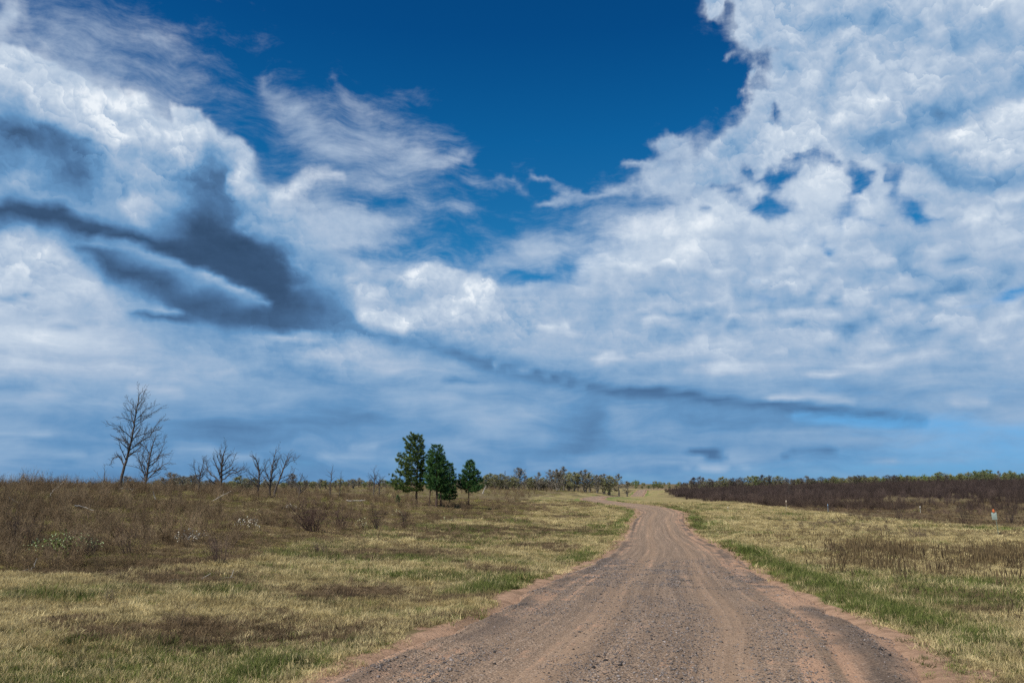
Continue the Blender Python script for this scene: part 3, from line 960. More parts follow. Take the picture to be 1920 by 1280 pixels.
# ================================================================== the gravel road
def road_material():
    m, N, b = material('road_mat', 0.92, 0.2)
    uv = N.new('ShaderNodeAttribute', attribute_name='latrun').outputs['Vector']
    u, v, _ = N.sep(uv)
    P = N.new('ShaderNodeNewGeometry').outputs['Position']
    al = N.m('ABSOLUTE', u)
    # along the road: streaks worn by tyres and the grader
    st = N.noise(N.xyz(N.m('MULTIPLY', u, 4.2), N.m('MULTIPLY', v, 0.05), 0.0), 1.0, 6, 0.66, 0.0)
    st2 = N.noise(N.xyz(N.m('MULTIPLY', u, 11.0), N.m('MULTIPLY', v, 0.2), 3.0), 1.0, 4, 0.6, 0.0)
    big = N.noise(P, 0.55, 5, 0.6, 0.3)
    mid = N.noise(P, 2.6, 5, 0.65, 0.4)
    fine = N.noise(P, 38.0, 3, 0.7)
    edge = N.sstep(al, 1.2, 2.5)
    right = N.sstep(u, 0.6, 2.6)
    # sandy soil showing where the gravel is thin
    sv = N.m('ADD', N.m('ADD', N.m('MULTIPLY', st, 0.45), N.m('MULTIPLY', mid, 0.30)), N.m('MULTIPLY', big, 0.25))
    sv = N.m('ADD', sv, N.m('ADD', N.m('MULTIPLY', edge, 0.075), N.m('MULTIPLY', right, 0.07)))
    sand_m = N.sstep(sv, 0.548, 0.605)
    wheel = N.m('MAXIMUM', N.sstep(N.m('ABSOLUTE', N.m('SUBTRACT', al, 0.85)), 0.42, 0.1), N.m('MULTIPLY', right, 0.5))
    # gravel: every stone its own tone
    vo = N.new('ShaderNodeTexVoronoi'); N.put(vo.inputs['Vector'], P); vo.inputs['Scale'].default_value = 42.0
    vo2 = N.new('ShaderNodeTexVoronoi'); N.put(vo2.inputs['Vector'], P); vo2.inputs['Scale'].default_value = 90.0
    tone = N.sep(vo.outputs['Color'])[0]
    tone2 = N.sep(vo2.outputs['Color'])[1]
    stone = N.ramp(tone, [(0.0, (0.045, 0.034, 0.027)), (0.35, (0.115, 0.083, 0.060)), (0.6, (0.22, 0.160, 0.115)), (0.85, (0.34, 0.255, 0.19)), (1.0, (0.50, 0.42, 0.36))])
    stone2 = N.ramp(tone2, [(0.0, (0.11, 0.08, 0.06)), (0.5, (0.25, 0.18, 0.13)), (1.0, (0.44, 0.32, 0.235))])
    gap = N.sstep(vo.outputs['Distance'], 0.38, 0.55)
    dirt = N.mixc(N.sstep(fine, 0.35, 0.65), (0.26, 0.172, 0.115), (0.42, 0.29, 0.195))
    gcov = N.m('ADD', N.m('MULTIPLY', N.m('SUBTRACT', 1.0, wheel), 0.20), N.m('ADD', N.m('MULTIPLY', st2, 0.55), N.m('MULTIPLY', mid, 0.45)))
    berm = N.m('MULTIPLY', N.sstep(N.m('ABSOLUTE', N.m('SUBTRACT', al, N.m('ADD', 2.25, N.m('MULTIPLY', N.m('SUBTRACT', big, 0.5), 1.2)))), 0.34, 0.05), N.sstep(N.noise(P, 0.35, 3, 0.5), 0.42, 0.56))
    sand_m = N.m('MULTIPLY', sand_m, N.m('SUBTRACT', 1.0, berm))
    gcov = N.m('ADD', gcov, N.m('MULTIPLY', berm, 0.5))
    gmask = N.sstep(N.m('ADD', gcov, N.m('MULTIPLY', N.m('SUBTRACT', tone2, 0.5), 0.3)), 0.46, 0.64)
    gravel = N.mixc(gap, stone, stone2)
    base = N.mixc(N.m('MULTIPLY', gmask, 0.85), dirt, gravel)
    base = N.mixc(N.m('MULTIPLY', N.m('SUBTRACT', 1.0, gmask), 0.25), base, stone2)
    sand = N.mixc(N.sstep(fine, 0.3, 0.7), (0.36, 0.215, 0.14), (0.50, 0.31, 0.205))
    c = N.mixc(N.m('MULTIPLY', sand_m, N.m('SUBTRACT', 1.0, N.m('MULTIPLY', gmask, 0.35))), base, sand)
    c = N.mixc(N.m('MULTIPLY', berm, 0.55), c, (0.085, 0.065, 0.055))
    lane = N.sstep(N.m('ADD', N.m('MULTIPLY', st, 0.65), N.m('MULTIPLY', st2, 0.35)), 0.36, 0.64)
    kk = N.lin(lane, 0.0, 1.0, 0.70, 1.10)
    c = N.mixc(1.0, c, N.xyz(kk, N.m('MULTIPLY', kk, 0.965), N.m('MULTIPLY', kk, 0.90)), 'MULTIPLY')
    N.put(b.inputs['Base Color'], c)
    h = N.m('ADD', N.m('MULTIPLY', N.m('SUBTRACT', 1.0, vo.outputs['Distance']), N.m('MULTIPLY', gmask, 0.6)), N.m('ADD', N.m('MULTIPLY', st, 0.8), N.m('MULTIPLY', fine, 0.4)))
    bp = N.new('ShaderNodeBump'); bp.inputs['Strength'].default_value = 0.8; bp.inputs['Distance'].default_value = 0.03
    N.put(bp.inputs['Height'], h); N.put(b.inputs['Normal'], bp.outputs[0])
    return m


def road_point(s, l):
    cx, cy = np.interp(s, RS, ROAD[:, 0]), np.interp(s, RS, ROAD[:, 1])
    e = 0.6
    tx_, ty_ = np.interp(s + e, RS, ROAD[:, 0]) - np.interp(s - e, RS, ROAD[:, 0]), np.interp(s + e, RS, ROAD[:, 1]) - np.interp(s - e, RS, ROAD[:, 1])
    L = np.hypot(tx_, ty_) + 1e-9
    return cx + ty_ / L * l, cy - tx_ / L * l


def road_height(x, y, l, rd=None):
    al = np.abs(l); d = np.hypot(x, y)
    z = smooth_z(x, y, rd)
    crown = 0.035 - 0.012 * al ** 1.6
    lift = 0.0004 * d * (al < 2.5)
    rut = -0.018 * np.exp(-((al - 0.85) / 0.3) ** 2)
    berm = 0.045 * np.exp(-((al - 2.35) / 0.16) ** 2) * (fbm(x, y, 3.0, 3, 14) > 0.42)
    edge = -0.16 * sstep(al + (fbm(x, y, 1.4, 3, 71) - .5) * .7, 2.45, 2.95)
    return z + crown + rut + berm + edge + lift + (fbm(x, y, 0.35, 3, 44) - 0.5) * 0.025


ss = np.concatenate([np.arange(1.0, 60, 0.10), np.arange(60, 150, 0.4), np.arange(150, RS[-1] - 1, 1.5)])
ll = np.linspace(-3.1, 3.1, 63)
SS, LL = np.meshgrid(ss, ll, indexing='ij')
rx_, ry_ = road_point(SS.ravel(), LL.ravel())
rz_ = road_height(rx_, ry_, LL.ravel())
nl = len(ll); i = np.arange(len(ss) - 1)[:, None] * nl; j = np.arange(nl - 1)[None, :]
F = np.stack([i + j, i + j + 1, i + nl + j + 1, i + nl + j], -1).reshape(-1, 4)
road = link_mesh('road', np.stack([rx_, ry_, rz_], 1), F.copy(), road_material(), smooth=True,
                 attrs={'latrun': ('FLOAT_VECTOR', np.stack([LL.ravel(), SS.ravel(), 0 * LL.ravel()], 1))})
tag(road, kind='structure')


# ================================================================== scattering small growth nobody could count
def proto_collection(name, objs):
    c = bpy.data.collections.new(name)      # never linked to the scene: only a source for scattering
    for o in objs: c.objects.link(o)
    return c


def scatter(name, P, scale, idx, tint, coll, kind='stuff', tilt=0.12, label=None, cat=None, rng=None):
    n = len(P)
    rng = rng or np.random.default_rng(5)
    rot = np.stack([rng.normal(0, tilt, n), rng.normal(0, tilt, n), rng.uniform(0, 6.283, n)], 1)
    sc3 = np.asarray(scale, float)
    if sc3.ndim == 1: sc3 = np.stack([sc3, sc3, sc3], 1)
    me = bpy.data.meshes.new(name)
    me.vertices.add(n); me.vertices.foreach_set('co', np.asarray(P, np.float32).ravel())
    for k, typ, arr in (('rotv', 'FLOAT_VECTOR', rot), ('sclv', 'FLOAT_VECTOR', sc3), ('pidx', 'INT', idx), ('tint', 'FLOAT_VECTOR', tint)):
        a = me.attributes.new(k, typ, 'POINT')
        a.data.foreach_set('vector' if typ == 'FLOAT_VECTOR' else 'value', np.asarray(arr, np.int32 if typ == 'INT' else np.float32).ravel())
    o = bpy.data.objects.new(name, me); COL.objects.link(o)
    ng = bpy.data.node_groups.new(name + '_scatter', 'GeometryNodeTree')
    ng.interface.new_socket('Geometry', in_out='INPUT', socket_type='NodeSocketGeometry')
    ng.interface.new_socket('Geometry', in_out='OUTPUT', socket_type='NodeSocketGeometry')
    nn = ng.nodes; gi = nn.new('NodeGroupInput'); go = nn.new('NodeGroupOutput')
    mp = nn.new('GeometryNodeMeshToPoints'); iop = nn.new('GeometryNodeInstanceOnPoints'); ci = nn.new('GeometryNodeCollectionInfo')
    ci.inputs['Collection'].default_value = coll; ci.inputs['Separate Children'].default_value = True; ci.inputs['Reset Children'].default_value = True
    def na(nm, typ):
        x = nn.new('GeometryNodeInputNamedAttribute'); x.data_type = typ; x.inputs[0].default_value = nm
        return x.outputs[0]
    L = ng.links.new
    L(gi.outputs[0], mp.inputs[0]); L(mp.outputs[0], iop.inputs['Points']); L(ci.outputs[0], iop.inputs['Instance'])
    iop.inputs['Pick Instance'].default_value = True
    L(na('pidx', 'INT'), iop.inputs['Instance Index']); L(na('rotv', 'FLOAT_VECTOR'), iop.inputs['Rotation']); L(na('sclv', 'FLOAT_VECTOR'), iop.inputs['Scale'])
    L(iop.outputs[0], go.inputs[0])
    md = o.modifiers.new('scatter', 'NODES'); md.node_group = ng
    return tag(o, label, cat, kind=kind)


def plant_material(name, var=0.35, rough=0.8, fixed=None, trans=0.0, spec=0.15):
    """colour comes from the plant's own tint (or a fixed colour) with small variations"""
    m, N, b = material(name, rough, spec)
    if fixed is None:
        c = N.new('ShaderNodeAttribute', attribute_name='tint', attribute_type='INSTANCER').outputs['Color']
    else:
        rgb = N.new('ShaderNodeRGB'); rgb.outputs[0].default_value = (*fixed, 1); c = rgb.outputs[0]
    P = N.new('ShaderNodeNewGeometry').outputs['Position']
    n = N.noise(P, 9.0, 3, 0.7)
    k = N.lin(n, 0.25, 0.75, 1.0 - var, 1.0 + var)
    c = N.mixc(1.0, c, N.xyz(k, k, k), 'MULTIPLY')
    N.put(b.inputs['Base Color'], c)
    if trans:
        tr = N.new('ShaderNodeBsdfTranslucent'); N.put(tr.inputs[0], c)
        mx = N.new('ShaderNodeMixShader'); mx.inputs[0].default_value = trans
        o = [x for x in N.t.nodes if x.type == 'OUTPUT_MATERIAL'][0]
        N.t.links.new(b.outputs[0], mx.inputs[1]); N.t.links.new(tr.outputs[0], mx.inputs[2]); N.t.links.new(mx.outputs[0], o.inputs[0])
    return m


def blades(rng, n, rad, h, w, lean=0.5, curve=0.5):
    """a tuft of bent grass blades"""
    mb = MB()
    r = rad * np.sqrt(rng.uniform(0, 1, n)); t = rng.uniform(0, 6.283, n)
    B = np.stack([r * np.cos(t), r * np.sin(t), np.full(n, -0.01)], 1)
    hh = h * rng.uniform(0.45, 1.15, n)
    a = rng.uniform(0, 6.283, n); le = np.abs(rng.normal(lean, lean * 0.6, n))
    dirv = np.stack([np.cos(a), np.sin(a), 0 * a], 1)
    up_v = np.array([0, 0, 1.0])
    side = np.stack([-np.sin(a + rng.normal(0, .6, n)), np.cos(a), 0 * a], 1) * (w * rng.uniform(.6, 1.3, n))[:, None] * 0.5
    M = B + (dirv * np.sin(le)[:, None] + up_v * np.cos(le)[:, None]) * (hh * 0.55)[:, None]
    le2 = np.clip(le + curve * rng.uniform(.3, 1.5, n), 0, 2.0)
    T = M + (dirv * np.sin(le2)[:, None] + up_v * np.cos(le2)[:, None]) * (hh * 0.5)[:, None]
    V = np.stack([B - side, B + side, M + side * .75, M - side * .75, T], 1).reshape(-1, 3)
    k = np.arange(n)[:, None] * 5
    mb.add(V, np.concatenate([k, k + 1, k + 2, k + 3], 1))
    mb.F3.append(np.concatenate([k + 3, k + 2, k + 4], 1))
    return mb


rng = np.random.default_rng(11)
grass_mat = plant_material('grass_mat', 0.35, 0.75, trans=0.38)
tufts = [blades(rng, 60, 0.13, 0.085, 0.007, .55, .7).build('tuft', grass_mat, link=False),
         blades(rng, 60, 0.15, 0.12, 0.007, .35, .5).build('tuft', grass_mat, link=False),
         blades(rng, 70, 0.17, 0.07, 0.008, .95, .8).build('tuft', grass_mat, link=False),
         blades(rng, 40, 0.10, 0.15, 0.006, .25, .6).build('tuft', grass_mat, link=False)]
tuft_c = proto_collection('grass_tufts', tufts)


def field_points(n, d0, d1, a0, a1, rng):
    """random ground points, even per square metre between two distances"""
    d = np.sqrt(rng.uniform(d0 * d0, d1 * d1, n)); a = np.radians(rng.uniform(a0, a1, n))
    return d * np.sin(a), d * np.cos(a)


def mixcol(w, a, b): return np.asarray(a) * (1 - w[:, None]) + np.asarray(b) * w[:, None]


def grass_tint(x, y, g, br, rng):
    n = len(x)
    q = fbm(x, y, 1.1, 4, 61, .65); r1 = rng.uniform(0, 1, n)
    straw = mixcol(np.clip(q * 1.3 - .2 + (r1 - .5) * .7, 0, 1), (0.34, 0.265, 0.115), (0.72, 0.60, 0.32))
    green = mixcol(rng.uniform(0, 1, n), (0.085, 0.115, 0.024), (0.22, 0.235, 0.07))
    brown = mixcol(rng.uniform(0, 1, n), (0.13, 0.088, 0.05), (0.28, 0.20, 0.11))
    gg = (g + (rng.uniform(0, 1, n) - .5) * .95 + (q - .5) * .6) > 0.60
    bb = (br + (rng.uniform(0, 1, n) - .5) * .7 + (fbm(x, y, .7, 3, 63) - .5) * .5) > 0.5
    c = np.where(bb[:, None], brown, straw)
    dark = rng.uniform(0, 1, n) < .11 + .3 * (fbm(x, y, .45, 2, 97) > .6)
    return np.where(gg[:, None], green, c) * (rng.uniform(.75, 1.25, n) * np.where(dark, .5, 1.0))[:, None]


GP = []
for n, d0, d1, s0, amax in ((22000, 5.0, 10.0, 0.72, 46), (40000, 10, 18, 0.92, 44), (38000, 18, 34, 1.5, 42), (30000, 34, 70, 2.6, 40), (26000, 70, 160, 4.2, 38)):
    x, y = field_points(n, d0, d1, -amax, amax, rng)
    rd_ = road_dist(x, y); z = ground_z(x, y, rd_)
    g, br, ba, bs = zones(x, y, z, rd_)
    al = np.abs(rd_[0])
    dens = 0.45 + 0.9 * fbm(x, y, 0.8, 3, 88, .6)
    keep = (al > 2.35 + 0.9 * fbm(x, y, 1.3, 3, 4)) & (rng.uniform(0, 1, n) < sstep(al, 2.4, 3.2)) & (rng.uniform(0, 1, n) < dens * (1 - ba * .85)) & (rng.uniform(0, 1, n) > bs * 0.25)
    x, y, z, g, br = x[keep], y[keep], z[keep], g[keep], br[keep]
    s = s0 * rng.uniform(.65, 1.3, len(x)) * (1 + 0.35 * g)
    sz = s if s0 < 1.5 else s ** 0.62 * 1.1
    GP.append((np.stack([x, y, z], 1), np.stack([s, s, sz * (.62 + .3 * g)], 1), rng.integers(0, 4, len(x)), grass_tint(x, y, g, br, rng)))
scatter('grass', np.concatenate([g[0] for g in GP]), np.concatenate([g[1] for g in GP]), np.concatenate([g[2] for g in GP]), np.concatenate([g[3] for g in GP]), tuft_c,
        label='short straw and green grass covering the fields beside the road', cat='grass', rng=rng)

# ------------------------------------------------------------------ loose stones of the road
stone_mat = plant_material('stone_mat', 0.25, 0.85)
def pebble(r):
    mb = MB()
    a = np.linspace(0, 6.283, 6, endpoint=False)
    v = [(0, 0, -.35)] + [(math.cos(t) * r.uniform(.75, 1.1), math.sin(t) * r.uniform(.6, .95), r.uniform(-.15, .12)) for t in a] + [(r.uniform(-.2, .2), r.uniform(-.2, .2), r.uniform(.4, .62))]
    f = [(0, 1 + (k + 1) % 6, 1 + k) for k in range(6)] + [(7, 1 + k, 1 + (k + 1) % 6) for k in range(6)]
    mb.add(v, f)
    return mb.build('stone', stone_mat, link=False)
stone_c = proto_collection('road_stones', [pebble(rng) for _ in range(5)])
n = 120000
s_ = 6.0 + 26 * rng.uniform(0, 1, n) ** 1.6; l_ = rng.uniform(-2.95, 3.05, n)
x, y = road_point(s_ + 7.5, l_)
lane = fbm(l_ * 2.4 + 9, s_ * 0.1, 1.0, 4, 3, .6); cl = fbm(x, y, 0.8, 3, 19)
wheel = np.maximum(np.exp(-((np.abs(l_) - .85) / .3) ** 2) * .8, .5 * sstep(l_, 1.2, 2.6) * (fbm(l_ * 2, s_ * .15, 1, 3, 8) < .52))
keep = rng.uniform(0, 1, n) < np.clip(sstep(lane * .55 + cl * .45, .40, .60) * 1.1, 0.12, 1) * (1 - wheel * .75)
x, y, l_ = x[keep], y[keep], l_[keep]
rdx = road_dist(x, y)
z = road_height(x, y, l_, rdx)
sz = np.exp(rng.normal(math.log(0.0085), .42, len(x))) * np.clip(np.hypot(x, y) / 14, 1, 1.5)
st_t = mixcol(np.clip(rng.normal(.38, .26, len(x)), 0, 1), (0.03, 0.027, 0.027), (0.33, 0.28, 0.25))
scatter('gravel', np.stack([x, y, z + sz * .1], 1), sz, rng.integers(0, 5, len(x)), st_t, stone_c, tilt=.3,
        label='loose grey and brown stones lying on the dirt road', cat='gravel', rng=rng)


# ================================================================== bushes and undergrowth (prototypes)
def twig_bush(rng, h=1.0, stems=14, spread=0.45, twigs=7, w=0.012, tw=0.35, lean=.35):
    """leafless bush: stems from one foot, forking into fine twigs"""
    mb = MB()
    A, Bv, Cv = [], [], []
    for s in range(stems):
        a = rng.uniform(0, 6.283); r0 = spread * .25 * math.sqrt(rng.uniform())
        p = np.array([r0 * math.cos(a), r0 * math.sin(a), -0.03]); hh = h * rng.uniform(.55, 1.05)
        le = abs(rng.normal(lean, lean * .5))
        P = [p]
        dirv = np.array([math.cos(a) * math.sin(le), math.sin(a) * math.sin(le), math.cos(le)])
        for k in range(4):
            dirv = dirv + rng.normal(0, .13, 3) + np.array([0, 0, .05]); dirv /= np.linalg.norm(dirv)
            P.append(P[-1] + dirv * hh / 4)
        P = np.array(P); rad = w * np.linspace(1, .25, 5) * rng.uniform(.6, 1.2)
        mb.tube(P, rad, 3)
        for k in range(twigs):
            t = rng.uniform(.25, 1.0) * 3.99; i = int(t); q = P[i] + (P[i + 1] - P[i]) * (t - i)
            a2 = rng.uniform(0, 6.283); e2 = rng.uniform(.3, 1.2)
            d2 = np.array([math.cos(a2) * math.cos(e2), math.sin(a2) * math.cos(e2), math.sin(e2)]); L = h * tw * rng.uniform(.4, 1.0)
            mid = q + d2 * L * .5 + rng.normal(0, L * .07, 3); tip = q + d2 * L + np.array([0, 0, L * .18]) + rng.normal(0, L * .1, 3)
            sd = np.cross(d2, rng.normal(0, 1, 3)); sd /= np.linalg.norm(sd); sd = sd * w * .55
            A += [q - sd, mid - sd * .6]; Bv += [q + sd, mid + sd * .6]; Cv += [mid, tip]
            for _ in range(2):
                q3 = q + (tip - q) * rng.uniform(.3, .8); t3 = q3 + (d2 * .6 + rng.normal(0, .6, 3)) * L * .4
                A.append(q3 - sd * .5); Bv.append(q3 + sd * .5); Cv.append(t3)
    mb.tris(np.array(A), np.array(Bv), np.array(Cv))
    return mb


def leaf_bits(mb, rng, C, size, n_each=1):
    C = np.repeat(np.asarray(C, float), n_each, 0); n = len(C)
    a = rng.normal(0, 1, (n, 3)); a /= np.linalg.norm(a, axis=1)[:, None]
    b = np.cross(a, rng.normal(0, 1, (n, 3))); b /= np.linalg.norm(b, axis=1)[:, None]
    s = (np.asarray(size) * rng.uniform(.5, 1.3, n))[:, None]
    V = np.stack([C - a * s, C + b * s * .55, C + a * s, C - b * s * .55], 1).reshape(-1, 3)
    k = np.arange(n)[:, None] * 4
    mb.add(V, np.concatenate([k, k + 1, k + 2, k + 3], 1))


def scrub(rng, h=.45, r=.5, n=260, leaf=.022, twigs=30, w=.006):
    """low leafy heath-like growth"""
    mb = twig_bush(rng, h, max(5, twigs // 3), r, 2, w, .3, .6)
    t = rng.uniform(0, 6.283, n); q = r * np.sqrt(rng.uniform(0, 1, n)); zz_ = h * (1 - (q / r) ** 2 * .6) * rng.uniform(.1, .95, n) ** .7
    leaf_bits(mb, rng, np.stack([q * np.cos(t), q * np.sin(t), zz_], 1), leaf)
    return mb


brush_mat = plant_material('brush_mat', 0.3, 0.85)
twig_protos = [twig_bush(rng, 1.0, 16, .5, 7).build('twigs', brush_mat, link=False),
               twig_bush(rng, 1.15, 22, .35, 6, .009, .25, .22).build('twigs', brush_mat, link=False),
               twig_bush(rng, .85, 18, .7, 9, .011, .4, .5).build('twigs', brush_mat, link=False),
               twig_bush(rng, 1.25, 10, .4, 8, .010, .3, .2).build('twigs', brush_mat, link=False)]
scrub_protos = [scrub(rng).build('scrub', brush_mat, link=False), scrub(rng, .35, .6, 300).build('scrub', brush_mat, link=False),
                scrub(rng, .55, .45, 220, .02).build('scrub', brush_mat, link=False),
                blades(rng, 90, .3, .42, .009, .4, .7).build('scrub', brush_mat, link=False)]
under_c = proto_collection('undergrowth_kinds', twig_protos + scrub_protos)   # 0-3 twigs, 4-7 scrub


def order_fix(coll):
    """collection info lists its objects by name: give them names in that order"""
    for k, o in enumerate(list(coll.objects)): o.name = '%s_%02d' % (coll.name, k)


for c in (tuft_c, stone_c, under_c): order_fix(c)

UP, US, UI, UT = [], [], [], []
def add_under(x, y, s, idx, tint, sz=None):
    rd_ = road_dist(x, y); z = ground_z(x, y, rd_)
    UP.append(np.stack([x, y, z], 1)); US.append(np.stack([s, s, s if sz is None else sz], 1)); UI.append(idx); UT.append(tint)


def left_mask(x, y, wob=1.0):
    rd_ = road_dist(x, y); z = smooth_z(x, y, rd_)
    px, py = project(x, y, z); w = fbm(x, y, 4.0, 3, 31) - .5
    return inpoly(px + w * 150 * wob, py + w * 34 * wob, LEFT_BRUSH) & (np.abs(rd_[0]) > 6), px, py


# left slope: olive and brown scrub with red-brown twigs standing through it
for n, d0, d1, s0 in ((6000, 11, 26, .6), (11000, 26, 60, .8), (14000, 60, 130, 1.1), (7000, 130, 330, 1.7)):
    x, y = field_points(n, d0, d1, -44, 12, rng)
    m, px, py = left_mask(x, y)
    x, y, px, py = x[m], y[m], px[m], py[m]; k = len(x); d_ = np.hypot(x, y)
    patch = fbm(x, y, 6.0, 4, 131, .6); patch2 = fbm(x, y, 2.4, 3, 137, .6)
    is_twig = rng.uniform(0, 1, k) < np.where(patch > .58, .30, .025) * np.where(d_ < 60, .8, 1.3)
    olive = sstep(patch2 * .6 + fbm(x, y, 11, 3, 141) * .4, .38, .52)
    t_scrub = mixcol(np.clip(olive + rng.normal(0, .22, k), 0, 1), (0.235, 0.17, 0.075), (0.215, 0.215, 0.05))
    t_straw = np.array((0.42, 0.33, 0.18)) * rng.uniform(.7, 1.2, k)[:, None]
    t_scrub = t_scrub * rng.uniform(.55, 1.45, k)[:, None]
    t_scrub = np.where((rng.uniform(0, 1, k) < .16 + .35 * (fbm(x, y, 3.1, 3, 171) > .60))[:, None], t_straw, t_scrub) * rng.uniform(.65, 1.3, k)[:, None]
    t_twig = mixcol(rng.uniform(0, 1, k), (0.115, 0.075, 0.040), (0.27, 0.195, 0.115)) * rng.uniform(.7, 1.25, k)[:, None]
    idx = np.where(is_twig, rng.integers(0, 4, k), rng.integers(4, 8, k))
    s = s0 * rng.uniform(.55, 1.15, k)
    hz = np.where(is_twig, s * np.where(px < 420, 1.1, .8), s * .52) * np.clip(0.5 + patch, .6, 1.2)
    hz = hz * np.where(py < 960, 1.0, .7); dk = sstep(fbm(x, y * 1.6, 7.0, 4, 151, .6), .50, .62)[:, None]
    t_scrub = t_scrub * (1 - .42 * dk)
    # fade lower towards the grass
    add_under(x, y, s, idx, np.where(is_twig[:, None], t_twig, t_scrub), hz)
# matted leaf litter and little bushes between brush and grass
x, y = field_points(9000, 9, 60, -44, 10, rng)
rd_ = road_dist(x, y); z = smooth_z(x, y, rd_); g, br, ba, bs = zones(x, y, z, rd_)
m = (br > .45) & (bs < .5) & (rng.uniform(0, 1, len(x)) < .45) & (np.abs(rd_[0]) > 4.5)
k = int(m.sum())
add_under(x[m], y[m], rng.uniform(.25, .6, k), rng.integers(3, 8, k), mixcol(rng.uniform(0, 1, k), (0.11, 0.075, 0.045), (0.28, 0.20, 0.12)), rng.uniform(.10, .28, k))
# right side: dark leafless thicket climbing the far slope
for n, d0, d1, s0 in ((8000, 55, 120, 1.2), (14000, 120, 240, 1.75), (12000, 240, 430, 1.7)):
    x, y = field_points(n, d0, d1, 10, 44, rng)
    rd_ = road_dist(x, y); z = smooth_z(x, y, rd_); px, py = project(x, y, z)
    w = fbm(x, y, 9.0, 3, 231) - .5
    m = inpoly(px + w * 60, py + w * 16, RIGHT_BRUSH) & (np.abs(rd_[0]) > 12)
    thin = fbm(x, y * .7, 14.0, 3, 237, .6)
    # open bands of pale grass between the clumps nearer the field
    openness = np.clip((px - 1340) / 300, 0, 1) * .30
    m &= (thin > .39 + openness * np.clip((py - 925) / 45, 0, 1)) | (rng.uniform(0, 1, n) < .10)
    x, y, py, thin, px = x[m], y[m], py[m], thin[m], px[m]; k = len(x)
    t = mixcol(np.clip(rng.uniform(0, 1, k) * .7 + (thin - .4), 0, 1), (0.030, 0.021, 0.020), (0.105, 0.075, 0.062)) * rng.uniform(.75, 1.25, k)[:, None]
    low = np.clip((py - 935) / 40, 0, 1)
    t = t * (1 + low[:, None] * np.array([.9, .8, .5]))
    s = s0 * rng.uniform(.4, 1.2, k) * (1 - low * .40)
    thick = sstep(thin, .44, .56); t = t * (1.35 - .6 * thick[:, None])
    add_under(x, y, s, np.where(rng.uniform(0, 1, k) < .72, rng.integers(0, 4, k), rng.integers(4, 7, k)), t, s * np.clip(1.0 - low * .35, .5, 1))
# scattered low dark clumps out in the right field
x, y = field_points(2600, 24, 90, 12, 40, rng)
c = fbm(x, y * 2.0, 7.0, 3, 301, .6); rd_ = road_dist(x, y)
z = smooth_z(x, y, rd_); px, py = project(x, y, z)
m = (c > .60) & (rd_[0] > 8) & ~inpoly(px, py, RIGHT_BRUSH) & (py < 1010)
k = int(m.sum())
add_under(x[m], y[m], rng.uniform(.5, 1.1, k), rng.integers(0, 6, k), mixcol(rng.uniform(0, 1, k), (0.10, 0.07, 0.05), (0.20, 0.15, 0.09)), rng.uniform(.15, .38, k))
scatter('undergrowth', np.concatenate(UP), np.concatenate(US), np.concatenate(UI), np.concatenate(UT), under_c, tilt=.08,
        label='brown and olive leafless scrub covering the slopes on both sides', cat='undergrowth', rng=rng)


# dead weed stalks standing in the right field
def stalks(rng, n=7, h=.5):
    mb = MB()
    for _ in range(n):
        p = np.array([rng.normal(0, .16), rng.normal(0, .16), -.02]); hh = h * rng.uniform(.5, 1.1)
        d = np.array([rng.normal(0, .10), rng.normal(0, .10), 1.0])
        P = np.array([p + d * hh * t for t in (0, .45, .62, .85, 1.0)])
        mb.tube(P, np.array([.005, .004, .013, .015, .004]) * rng.uniform(.7, 1.3), 4)
    leaf_bits(mb, rng, rng.normal(0, .14, (26, 3)) * np.array([1, 1, .4]) + np.array([0, 0, .10]), .035)
    return mb
weed_mat = plant_material('weed_mat', 0.3, 0.85)
weed_c = proto_collection('weed_kinds', [stalks(rng, k).build('weed', weed_mat, link=False) for k in (5, 8, 11)])
order_fix(weed_c)
x, y = field_points(60000, 12, 60, 8, 42, rng)
rd_ = road_dist(x, y); z = ground_z(x, y, rd_); px, py = project(x, y, z)
def bl(cx, cy, rx, ry, p=1.6): return np.exp(-(((px - cx) / rx) ** 2 + ((py - cy) / ry) ** 2) ** p)
prob = .15 * (4.8 * bl(1640, 1042, 80, 17) + 3.2 * bl(1860, 1050, 90, 24) + .8 * bl(1700, 1070, 260, 40) + .5 * bl(1560, 1010, 160, 14) + .35 * bl(1800, 1130, 240, 70)) * .25
prob *= sstep(fbm(x, y, 1.6, 3, 71), .36, .6) * .9
m = (rng.uniform(0, 1, len(x)) < prob) & (rd_[0] > 4.5); k = int(m.sum())
scatter('dead_weeds', np.stack([x[m], y[m], z[m]], 1), rng.uniform(.45, 1.05, k), rng.integers(0, 3, k), mixcol(rng.uniform(0, 1, k), (0.055, 0.038, 0.022), (0.18, 0.13, 0.065)), weed_c,
        tilt=.1, label='dark dried weed stalks standing in the right field', cat='weeds', rng=rng)


# ================================================================== trees
def bark_material(name, a, b_):
    m, N, b = material(name, 0.9, 0.15)
    P = N.new('ShaderNodeNewGeometry').outputs['Position']
    n = N.noise(N.vm('MULTIPLY', P, (1, 1, .25)), 14.0, 5, 0.7)
    N.put(b.inputs['Base Color'], N.mixc(N.sstep(n, .35, .65), a, b_))
    bp = N.new('ShaderNodeBump'); bp.inputs['Strength'].default_value = .7; bp.inputs['Distance'].default_value = .02
    N.put(bp.inputs['Height'], n); N.put(b.inputs['Normal'], bp.outputs[0])
    return m


